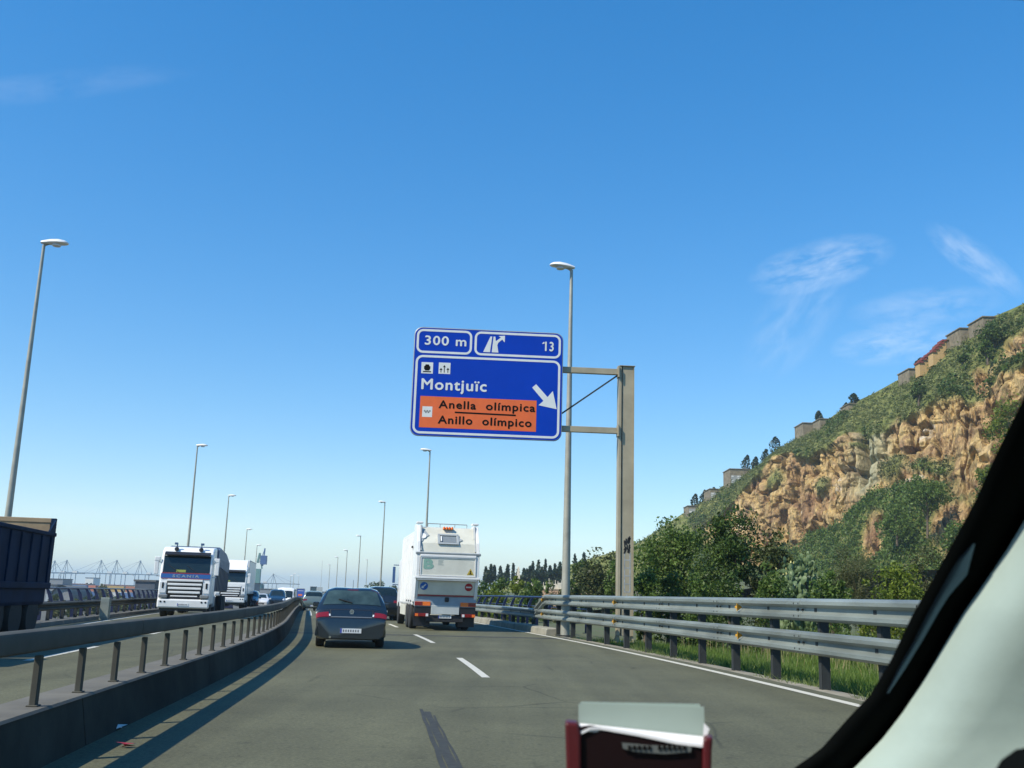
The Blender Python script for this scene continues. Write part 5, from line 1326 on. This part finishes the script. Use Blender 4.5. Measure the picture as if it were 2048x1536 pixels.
terrace('low stone wall lowest on the ridge beside the bent cypresses', 1376, 1424, 1012, 1030, 10, (.2, .7, 6, 2))
terrace('plain stone bastion wall above the middle of the cliff, cypress behind it', 1606, 1642, 846, 876, 10)
terrace('thin stone wall just right of the bastion wall', 1640, 1680, 838, 850, 8)
terrace('small brown wall block under the rounded cypress', 1698, 1722, 808, 826, 8)
terrace('low ochre wall right of the wind-bent tree, below the red-topped walls', 1818, 1862, 738, 752, 8)
terrace('first grey wall with red stepped roof, lower of the two on the upper ridge', 1866, 1896, 707, 728, 8, None, 4)
terrace('second grey wall with red stepped roof, upper of the two on the upper ridge', 1893, 1921, 680, 706, 8, None, 5)
terrace('ochre block wall left of the large dark pine', 1920, 1950, 657, 678, 8)
terrace('topmost stone wall on the ridge above the large dark pine', 1966, 1990, 634, 648, 8)
# cypresses, graves, obelisk and brick wall of the graveyard beyond the bridge
ORD = 'first second third fourth fifth sixth seventh eighth ninth tenth eleventh twelfth thirteenth fourteenth fifteenth sixteenth seventeenth eighteenth nineteenth twentieth'.split()
GC = 'cypresses of the graveyard beyond the bridge'
for k, (x, yt, hw) in enumerate(((972, 1134, 5), (982, 1129, 5), (989, 1131, 5), (1001, 1133, 6), (1016, 1129, 5), (1027, 1128, 4), (1036, 1139, 5), (1048, 1137, 5), (1054, 1138, 4), (1060, 1133, 5), (1066, 1123, 4), (1077, 1121, 6), (1084, 1134, 6), (1091, 1119, 4), (1100, 1131, 6), (1110, 1128, 5), (1120, 1124, 7), (1128, 1117, 6), (1150, 1108, 6), (1168, 1104, 7))):
    cypress('cypress', ('tall slim ' if yt < 1124 else 'dark ') + 'cypress, ' + ORD[k] + ' from the refuse truck in the row beyond the bridge', x, yt, 1170, hw, 300 + (k % 4) * 12, GC, 300, .9, 200 + k)
for k, (x, yt, yb, hw) in enumerate(((978, 1142, 1166, 16), (1008, 1144, 1168, 16), (1046, 1148, 1170, 14), (1072, 1138, 1168, 16), (1098, 1138, 1172, 16), (1122, 1134, 1172, 14))):
    tree('dark_pine', ['dark rounded pine at the left end of the cypress row', 'dark rounded pine left of the white obelisk', 'dark rounded pine just right of the white obelisk', 'dark rounded pine between obelisk and lamp post', 'dark rounded pine above the pale graves', 'dark rounded pine touching the lamp post'][k], x, yt, hw, 296, LV['cyp'], zb=dp(x, yb + 6, 296).z, n=900, leaf=.8, group='dark pines in the cypress row', seed=120 + k, low=0, ncl=40)
M_MARB = mat('pale_gravestone', (.62, .56, .44), .8, var=.15)
t = dp(1037, 1132, 270); b = dp(1037, 1172, 270)
ob_ = empty('obelisk', (t.x, 270, b.z), 0, 'slender white obelisk among the dark cypresses beyond the bridge', 'monument')
MB().box((0, 0, (t.z - b.z) * .46), (1.3, 1.3, (t.z - b.z) * .92), None, (.35, .35)).box((0, 0, (t.z - b.z) * .96), (.45, .45, (t.z - b.z) * .08), None, (.05, .05)).build('shaft', M_MARB, ob_); box('plinth', (0, 0, .4), (2, 2, .8), M_MARB, ob_)
rg = random.Random(4)
for k in range(26):
    x = rg.uniform(1064, 1180); Yd = rg.uniform(180, 200); b = dp(x, 1180, Yd); h = rg.uniform(.5, 1.3)
    g = empty('gravestone', (b.x, Yd, b.z - .5), 0, 'small pale gravestone above the brick wall beyond the bridge', 'gravestone', 'gravestones above the brick wall'); wd = rg.uniform(.3, .8)
    box('slab', (0, 0, .5 + h / 2), (wd, .4, h), M_MARB, g, .03); box('base', (0, 0, .5), (wd + .4, .8, .4), M_MARB, g)
    if rg.random() < .4: box('cross', (0, 0, .5 + h + .35), (.12, .12, .8), M_MARB, g)
a, b = dp(1088, 1180, 178), dp(1260, 1186, 150); c = dp(1100, 1200, 178)
bw = empty('brick_wall', ((a.x + b.x) / 2, 164, -3), math.atan2(b.y - a.y, b.x - a.x), 'reddish brick wall below the graves, between the shrubs and the tan post', 'wall')
box('wall', (0, 0, (a.z + 3) / 2), ((b - a).length, .6, a.z + 3), mat('reddish_brick', (.27, .16, .10), .9, col2=(.36, .24, .16), scale=.9, detail=8), bw); box('coping', (0, 0, a.z + 3.1), ((b - a).length, .8, .2), M_STONE, bw)
# rising ground under the graveyard
strip('graveyard_bank', [(-9, -1.0), (-30, 1.6), (-62, 7), (-110, 9), (-180, 10)], 120, 420, M_VERGE, kind='structure', step=4)

# ================================================================== the port at the left and what lies ahead
M_CRANE = mat('crane_blue_grey', (.10, .15, .20), .6, var=.1)
M_CRHS = mat('crane_house_white', (.66, .66, .62), .5, var=.05)
def quay_crane(x, yap, yboom, Y, label, s=1.0, flip=1, grp='quay cranes of the container port'):
    p = dp(x, yap, Y); zb = dp(x, yboom, Y).z + 7; zt = p.z + 7
    e = empty('quay_crane', (p.x, Y, -7), 0, label, 'crane', grp); u = Y / FPX * s
    mb = MB(); th = .75 * u
    for lx in (-4, 16):
        for ly in (-8, 8): mb.bar((lx * u * flip, ly, 0), (lx * u * flip, ly, zb), th * 1.5, th * 1.5)
    for ly in (-8, 8): mb.bar((-4 * u * flip, ly, zb * .35), (16 * u * flip, ly, zb * .35), th, th)
    mb.build('leg_frame', M_CRANE, e)
    MB().bar((-66 * u * flip, 0, zb), (38 * u * flip, 0, zb), 2 * u, 1.9 * u).build('boom', M_CRANE, e)
    mb = MB(); mb.bar((-5 * u * flip, -5, zb), (0, 0, zt), th, th).bar((-5 * u * flip, 5, zb), (0, 0, zt), th, th).bar((5 * u * flip, 0, zb), (0, 0, zt), th, th).bar((0, 0, zt), (18 * u * flip, 0, zb), th, th); mb.box((0, 0, zt), (2.2 * u, 2.2 * u, 2 * u)); mb.build('a_frame', M_CRANE, e)
    mb = MB(); mb.bar((0, 0, zt), (-58 * u * flip, 0, zb), .35 * u, .35 * u).bar((0, 0, zt), (-32 * u * flip, 0, zb), .35 * u, .35 * u); mb.build('stay', M_CRANE, e)
    box('machine_house', (19 * u * flip, 0, zb + 2.6 * u), (9 * u, 6 * u, 3.4 * u), M_CRHS, e); box('driver_cab', (-12 * u * flip, 0, zb - 2 * u), (2.2 * u, 2.5 * u, 2.2 * u), M_CRHS, e)
CY = 1500
quay_crane(110, 1122, 1146, CY + 30, 'leftmost quay crane, half hidden behind the blue tipper trailer')
quay_crane(134, 1121, 1146, CY, 'quay crane just right of the blue tipper trailer')
quay_crane(203, 1121, 1147, CY + 40, 'quay crane left of the close pair, middle of the harbour view')
quay_crane(234, 1121, 1148, CY, 'quay crane close right of the middle one')
quay_crane(281, 1122, 1149, CY + 60, 'quay crane nearest the white tractor lorry')
quay_crane(547, 1148, 1167, 900, 'quay crane with its boom pointing right, beyond the white box lorry', .8, -1)
t = dp(520, 1106, 700); mc = empty('harbour_crane', (t.x, 700, -7), 0, 'tall green jib crane standing upright beside the slim far lamp post', 'crane')
M_GRN = mat('green_crane_paint', (.10, .22, .20), .6, var=.1)
mb = MB(); hz = t.z + 7
mb.bar((-1.2, 0, 26), (0, 0, hz), 1.2, 1.2).bar((2.2, 0, 22), (0, 0, hz), .8, .8)
for k in range(9): z0 = 26 + (hz - 26) * k / 9; z1 = 26 + (hz - 26) * (k + 1) / 9; f = 1 - k / 9; mb.bar((-1.2 * f, 0, z0), (2.2 * (1 - (k + 1) / 9), 0, z1), .3, .3)
mb.build('jib', M_GRN, mc)
mb = MB()
for sx in (-5, 5):
    for sy in (-5, 5): mb.bar((sx, sy, 0), (sx * .5, sy * .5, 12), 1.2, 1.2)
mb.bar((0, 0, 12), (0, 0, 22), 3, 3); mb.build('tower', M_GRN, mc); box('machine_house', (3, 0, 28), (4, 3, 6), mat('crane_house_blue', (.04, .10, .25), .5), mc)
MB().bar((2.5, 0, 24), (3.2, 0, 36), .8, .8).bar((3.2, 0, 36), (.5, 0, hz - 6), .3, .3).build('back_mast', mat('crane_house_blue', (.04, .10, .25), .5), mc)
# containers, sheds, trees down in the port
rg = random.Random(12)
CC = [(.36, .10, .07), (.07, .14, .30), (.45, .30, .10), (.55, .55, .52), (.10, .22, .18), (.30, .20, .15), (.42, .15, .08)]
CN = ['rust red', 'blue', 'ochre', 'pale grey', 'green', 'brown', 'orange']
for k in range(64):
    ci = rg.randrange(7); x = rg.uniform(92, 318); Yd = rg.uniform(430, 760); p = gp(x, 1190); tx = dp(x, 1190, Yd).x; lv = rg.choice((0, 0, 1, 1, 2))
    for l in range(lv + 1):
        cj = rg.randrange(7); m = mat('container_paint_' + CN[cj].replace(' ', '_'), CC[cj], .6, var=.12, scale=.3)
        c = empty('shipping_container', (tx, Yd, -7 + 2.6 * l), rg.choice((0, 0, .1)), CN[cj] + ' shipping container stacked in the port yard beyond the blue railing', 'container', CN[cj] + ' containers in the port yard')
        box('shell', (0, 0, 1.3), (12.2 if rg.random() < .6 else 6.1, 2.44, 2.58), m, c)
def shed(label, x0, x1, yt, Y, m, arch=False, deep=14, name='warehouse', roof=None):
    a, b = dp(x0, yt, Y), dp(x1, yt, Y); w = b.x - a.x; h = a.z + 7
    e = empty(name, ((a.x + b.x) / 2, Y, -7), 0, label, 'building', None)
    if arch:
        pts = [(-w / 2, 0)] + [(-w / 2 * math.cos(math.pi * k / 10), h * (.45 + .55 * math.sin(math.pi * k / 10))) for k in range(11)] + [(w / 2, 0)]
        MB().prism(pts, 'y', -deep / 2, deep / 2).build('hall', m, e)
        pts2 = [(-w / 2 * 1.02 * math.cos(math.pi * k / 10), h * (.47 + .56 * math.sin(math.pi * k / 10))) for k in range(11)]
        MB().grid([[(p[0], y, p[1]) for p in pts2] for y in (-deep / 2 - 1, deep / 2 + 1)]).build('roof', roof or M_STONE, e)
    else:
        box('walls', (0, 0, h / 2), (w, deep, h), m, e); box('roof', (0, 0, h + .2), (w + .6, deep + .6, .4), roof or mat('dull_roof', (.10, .10, .10), .9, var=.2, scale=.3), e)
        nw = max(2, int(w / 5))
        for k in range(nw): box('window', (-w / 2 + (k + .5) * w / nw, -deep / 2 - .03, h * .62), (w / nw * .5, .06, h * .16), M_GLASS, e)
        box('door', (w * .2, -deep / 2 - .03, 2), (3, .08, 4), M_GREYP, e)
    return e
M_WALLB = mat('dull_grey_wall', (.20, .21, .22), .9, var=.15, scale=.1); M_WALLC = mat('cream_wall', (.46, .40, .30), .9, var=.12, scale=.1)
shed('grey harbour building right behind the blue tipper trailer', 100, 136, 1158, 640, M_WALLB)
shed('low harbour shed left of the arched hall', 92, 128, 1170, 420, M_WALLB)
shed('grey harbour hall with a pale arched roof beyond the blue railing', 124, 168, 1172, 330, M_WALLB, True, roof=mat('grey_arched_roof', (.15, .15, .14), .8, var=.15, scale=.3))
shed('cream low harbour buildings between the arched hall and the round tree', 150, 182, 1168, 760, M_WALLC, roof=M_TILE)
shed('cream harbour building behind the round tree', 214, 262, 1170, 780, M_WALLC, roof=M_TILE)
shed('white ship-like block below the cranes, above the round tree', 178, 194, 1156, 860, M_CRHS)
shed('low brown harbour shed left of the dark block', 240, 290, 1176, 620, mat('brown_wall', (.24, .19, .15), .9, var=.1))
shed('dark blue grey block building just left of the white tractor lorry', 283, 322, 1163, 240, mat('dark_blue_grey_cladding', (.07, .085, .11), .7, var=.15, scale=.4), deep=8)
shed('grey block right of the white box lorry, behind the far lamp post', 492, 514, 1167, 520, M_WALLB)
shed('long low grey harbour shed under the boom of the right crane', 518, 600, 1178, 640, M_WALLB)
shed('cream low building below the dark message board', 616, 640, 1186, 640, M_WALLC, roof=M_TILE)
shed('pale low building at the bend, right of the message board', 644, 690, 1184, 900, M_WALLB)
for k, (x, yt, hw, Y) in enumerate(((207, 1164, 20, 330), (112, 1188, 12, 300), (186, 1186, 11, 280), (236, 1184, 13, 320), (262, 1190, 12, 290), (150, 1194, 10, 260))):
    tree('port_tree', ['round grey green tree in the middle of the port view', 'small green tree just right of the blue tipper trailer wheels', 'small bushy tree left of the round tree', 'small bushy tree right of the round tree', 'low bush before the brown shed', 'low bush under the arched hall'][k], x, yt, hw, Y, LV['olive'] if k == 0 else LV['far'], zb=-7.0, n=1800, leaf=.7, group='trees in the port', seed=140 + k, low=.05, ncl=45)
for k in range(12):
    x = 586 + k * 5.0 + rg.uniform(-1, 1); tree('oleander_shrub', 'green shrub in the hedge beyond the end of the median barrier', x if x < 622 else x, 1193 + rg.uniform(-2, 3), 7, 430 + k * 6, LV['far'], zb=-4.5, n=420, leaf=.6, group='hedge beyond the median barrier', seed=160 + k, low=-.1, ncl=20)
M_SCR = [LV['olive'], LV['far'], LV['brown']]
for k in range(22):
    x = 96 + k * 10.3 + rg.uniform(-4, 4); yt = rg.uniform(1182, 1204)
    tree('port_shrub', 'low dusty shrub among the port sheds beyond the blue railing', x, yt, rg.uniform(7, 15), rg.uniform(150, 300), M_SCR[k % 3], zb=-7.0, n=700, leaf=.6, group='low shrubs in the port', seed=300 + k, low=.0, nb=4, ncl=30)
# parked vans in the port: small white vehicles seen between the fins
for k, (x, y) in enumerate(((216, 1203), (145, 1207), (98, 1206))):
    c = gp(x, y, -7); v = van(Vector((c.x, c.y, 0)), ['white van parked below the blue railing, under the round tree', 'white van parked below the arched hall', 'white van parked just beside the blue tipper trailer wheels'][k], M_WHITE, 'white vans parked in the port'); v.location.z = -7; v.rotation_euler = (0, 0, 1.6)
# far signs over the road ahead
def far_sign(label, x0, x1, yt, yb, Y, m, frame=True, cat='road sign', orange=False):
    a, b, c = dp(x0, yt, Y), dp(x1, yt, Y), dp(x0, yb, Y); w = b.x - a.x; h = a.z - c.z
    e = empty('distant_sign', ((a.x + b.x) / 2, Y, -8), 0, label, cat)
    box('panel', (0, 0, c.z + 8 + h / 2), (w, .25, h), m, e)
    if frame:
        mb = MB(); z = c.z + 8
        for s in (-1, 1): mb.box((s * w / 2, -.1, z + h / 2), (w * .06, .35, h * 1.04))
        mb.box((0, -.1, z + h), (w, .35, h * .06)); mb.build('frame', M_GREYP, e)
    if orange: box('orange_field', (-w * .05, -.14, c.z + 8 + h * .25), (w * .5, .04, h * .22), M_SORANGE, e); box('white_field', (0, -.14, c.z + 8 + h * .75), (w * .7, .04, h * .05), M_SWHITE, e)
    mb = MB()
    for s in (-.4, .4): mb.box((s * w, .3, (c.z + 8 + h) / 2), (.25, .25, c.z + 8 + h))
    mb.build('post', M_GALVD, e)
far_sign('small distant blue direction sign between the white van and the message board', 594, 610, 1177, 1194, 420, mat('far_sign_blue', (.01, .07, .36), .5), orange=True)
far_sign('dark distant message board left of the hatchback', 621, 634, 1173, 1187, 380, mat('dark_matrix_board', (.03, .06, .08), .4))
far_sign('pale grey back of a distant sign right of the dark message board', 635, 645, 1174, 1187, 386, mat('sign_back_grey', (.36, .40, .41), .6), False)
far_sign('small distant orange roadworks board right of the white box lorry', 486, 494, 1187, 1195, 260, M_SORANGE, False)

# litter in the gutter
def scrap(label, px, m, col, s):
    p = gp(*px); r = random.Random(s)
    e = MB(); e.add([(r.uniform(-.10, .10), r.uniform(-.06, .06), r.uniform(.004, .05)) for _ in range(7)], [(0, 1, 2), (0, 2, 3), (0, 3, 4), (1, 5, 2), (2, 6, 3)])
    o = e.build('litter', m); o.location = (p.x, p.y, .004); tag(o, label, 'litter')
scrap('red scrap of litter on the lit strip beside the median wall', (246, 1496), M_DRED, 0, 2)
scrap('white scrap of litter in the shade of the median wall', (234, 1460), M_WHITE, 0, 5)
# red drain ... none visible

# ================================================================== inside our own car
A_ = [(1600, 1500), (1536, 1588), (1500, 1640), (1432, 1700), (1389, 1741), (1318, 1783), (1231, 1824), (1157, 1866), (1082, 1907), (1004, 1949), (912, 1990), (800, 2046), (560, 2150)]
C_ = [(1600, 1640), (1536, 1708), (1480, 1762), (1426, 1804), (1364, 1845), (1294, 1886), (1223, 1928), (1165, 1969), (1103, 2011), (1041, 2048), (900, 2130), (560, 2310)]
S1 = [(1389, 1772), (1339, 1795), (1289, 1824), (1231, 1853), (1178, 1882), (1120, 1915), (1085, 1947)]
S2 = [(1389, 1776), (1335, 1812), (1281, 1845), (1223, 1878), (1190, 1899), (1150, 1934), (1085, 1951)]
def at_y(tab, y): t = sorted(tab); return np.interp(y, [a for a, _ in t], [b for _, b in t])
def pdep(y): return np.interp(y, [560, 1600], [.52, .84])
ysm = np.linspace(1600, 560, 60)
M_SEAL = mat('black_rubber_seal', (.004, .005, .005), .95, var=.1, spec=.02)
M_SKYREFL = mat('bluish_reflection_tint', (.05, .09, .13), .25, .85, var=.12, scale=5)  # bluish base colour imitates sky reflected along the seal
M_TRIM = mat('pale_pillar_lining', (.355, .44, .40), .9, var=.03, scale=30, bump=.015, bscale=220)
pil = empty('windscreen_pillar', tuple(dp(1900, 1300, .7)), 0, 'pale windscreen pillar lining with a broad black rubber seal, filling the lower right corner', 'car pillar')
def keep(o): o.parent = pil; o.matrix_parent_inverse = Matrix.Translation(-pil.location); return o
rows = []
for y in ysm:
    a, c = at_y(A_, y), at_y(C_, y); D = pdep(y)
    r = [dp(a, y, D + .05)] + [dp(a + (c - a) * t, y, D + .012 - .012 * math.sin(math.pi * min(1, t * .9 + .05)) ** .6) for t in np.linspace(0, 1, 9)] + [dp(c + 8, y, D + .05)]
    rows.append([tuple(p) for p in r] + [tuple(r[0])])
keep(MB().grid(rows, False).build('black_seal', M_SEAL, None, smooth=True))
rows = []
for y in np.linspace(1387, 1087, 30):
    a, c = at_y(S1, y), at_y(S2, y); D = pdep(y) - .0002
    rows.append([tuple(dp(a + (c - a) * t, y, D - .0005 * math.sin(math.pi * t))) for t in np.linspace(0, 1, 6)])
keep(MB().grid(rows).build('sky_reflection_strip', M_SKYREFL, None, smooth=True))  # strip added in the outline of a sky reflection on the seal
rows = []
for y in ysm:
    c = at_y(C_, y); D = pdep(y); r = []
    for t in np.linspace(0, 1, 14): r.append(tuple(dp(c + 1 + 760 * t, y, D - .006 - .035 * (1 - (1 - min(1, t * 5)) ** 2) - .16 * t ** 1.1)))
    r += [tuple(dp(c + 760, y, D + .06)), tuple(dp(c + 4, y, D + .06)), r[0]]; rows.append(r)
keep(MB().grid(rows).build('pillar_lining', M_TRIM, None, smooth=True))
dd = empty('door_top', tuple(dp(2060, 1560, .45)), 0, 'blurred dark door corner at the very bottom right of the view', 'car door'); 
o = MB().lathe([(.001, -.02), (.016, -.018), (.022, 0), (.022, .03)], (.0, 0, 0), 'y', 16).build('door_corner', M_SEAL, dd, smooth=True); o.location = (.018, 0, -.012)
mir = empty('rear_view_mirror', tuple(dp(1995, -70, .5)), 0, 'dark lower edge of the rear view mirror at the top right corner', 'mirror')
m1 = box('housing', (0, 0, 0), (.10, .03, .036), M_SEAL, mir, .015); m1.rotation_euler = (0, ROLL, 0)
MB().tube((0, .01, .01), (-.01, .06, .10), .008, n=8).build('stalk', M_SEAL, mir)
# roof of our car over the seats, just above the view
rf = empty('car_roof', (0, -.95, 1.78), 0, 'roof lining of our own car, above the view', 'car roof')
box('headliner', (.02, 0, 0), (1.5, 2.1, .03), M_TRIM, rf, .01); box('roof_panel', (.02, 0, .04), (1.56, 2.16, .03), M_GREYP, rf, .012)
# dashboard and the red ticket holder standing on it
da = empty('dashboard', (.1, .8, .85), 0, 'dark dashboard top under the red holder, below the lower edge of the view', 'dashboard')
box('top_panel', (0, .0, .15), (1.9, .62, .06), M_BLACK, da, .02); box('front_panel', (0, -.28, -.1), (1.9, .06, .46), M_BLACK, da, .02)
HD = .74
M_HRED = mat('red_plastic_holder', (.075, .002, .004), .45, var=.12, scale=20)
M_HDARK = mat('dark_red_holder_face', (.007, .0006, .001), .6, var=.2, scale=12, spec=.2)
M_CARD = mat('grey_green_card', (.30, .37, .33), .8, var=.04, scale=20)
M_PAPER = mat('white_paper', (.80, .79, .80), .7)
hz0 = 1.03
def Hp(x, y, D=HD): return dp(x, y, D)
hb = Hp(1280, 1500); ho = empty('ticket_holder', (hb.x, HD, hz0), 0, 'dark red ticket holder with white papers sticking out, standing on the dashboard', 'holder')
def hk(o): o.parent = ho; o.matrix_parent_inverse = Matrix.Translation(-ho.location); return o
def panel(nm, pts, D, th, m, bv=0):
    P = [Hp(x, y, D) for x, y in pts]; n = len(P); vs = [tuple(p) for p in P] + [(p.x * (D + th) / D, p.y + th, p.z) for p in P]
    mb = MB(); mb.add(vs, [tuple(range(n)), tuple(range(2 * n - 1, n - 1, -1))] + [(k, (k + 1) % n, n + (k + 1) % n, n + k) for k in range(n)])
    return hk(mb.build(nm, m, None, bevel=bv))
yb = 1800
panel('holder_face', [(1158, 1455), (1180, 1452), (1262, 1468), (1330, 1482), (1404, 1490), (1412, 1500), (1408, yb), (1150, yb)], HD - .002, .006, M_HDARK, .001)
panel('side_flange', [(1130, 1444), (1157, 1447), (1162, 1470), (1163, yb), (1140, yb)], HD - .006, .02, M_HRED, .002)
panel('side_flange', [(1407, 1476), (1426, 1475), (1424, 1500), (1416, yb), (1402, yb), (1405, 1500)], HD - .006, .02, M_HRED, .002)
panel('back_board', [(1135, 1450), (1420, 1478), (1414, yb), (1142, yb)], HD + .016, .004, M_HRED)
panel('card', [(1157, 1409), (1166, 1405), (1408, 1414), (1410, 1486), (1157, 1456)], HD + .013, .0015, M_CARD)
panel('card', [(1163, 1404), (1400, 1408), (1404, 1430), (1160, 1425)], HD + .0145, .001, M_CARD)
# folded paper edge catching the sun: top face tilts towards us
P = [Hp(1157, 1446, HD + .012), Hp(1407, 1473, HD + .012), Hp(1407, 1489, HD - .004), Hp(1350, 1482, HD - .003), Hp(1280, 1467, HD - .003), Hp(1200, 1453, HD - .003), Hp(1180, 1454, HD - .004), Hp(1162, 1463, HD - .004)]
mb = MB(); mb.add([tuple(p) for p in P] + [(p.x, p.y, p.z - .002) for p in P], [tuple(range(8)), tuple(range(15, 7, -1))] + [(k, (k + 1) % 8, 8 + (k + 1) % 8, 8 + k) for k in range(8)]); hk(mb.build('folded_paper', M_PAPER, None))
panel('paper_corner', [(1408, 1446), (1419, 1458), (1415, 1470), (1406, 1472)], HD + .01, .001, M_PAPER)
panel('label_strip', [(1244, 1486), (1300, 1491), (1383, 1493), (1382, 1504), (1330, 1508), (1270, 1504), (1246, 1497)], HD - .0045, .0015, mat('grey_label', (.11, .12, .115), .6, var=.1))
for k in range(12):
    if k != 5:
        x = 1256 + k * 10; panel('label_print', [(x, 1491), (x + 6, 1491.5), (x + 6, 1500), (x, 1499.5)], HD - .0055, .0005, M_INK)

# ================================================================== summer haze: one closed box of even, thin air
hm = bpy.data.materials.new('haze_air'); hm.use_nodes = True
nt = hm.node_tree; nt.nodes.clear(); o_ = nt.nodes.new('ShaderNodeOutputMaterial'); pv = nt.nodes.new('ShaderNodeVolumePrincipled')
pv.inputs['Color'].default_value = (.68, .85, .96, 1); pv.inputs['Density'].default_value = 0.00022; pv.inputs['Anisotropy'].default_value = .2
nt.links.new(pv.outputs[0], o_.inputs['Volume'])
hz = MB().box((0, 0, 53.5), (18600, 18600, 123)).build('haze', hm); hz['kind'] = 'stuff'
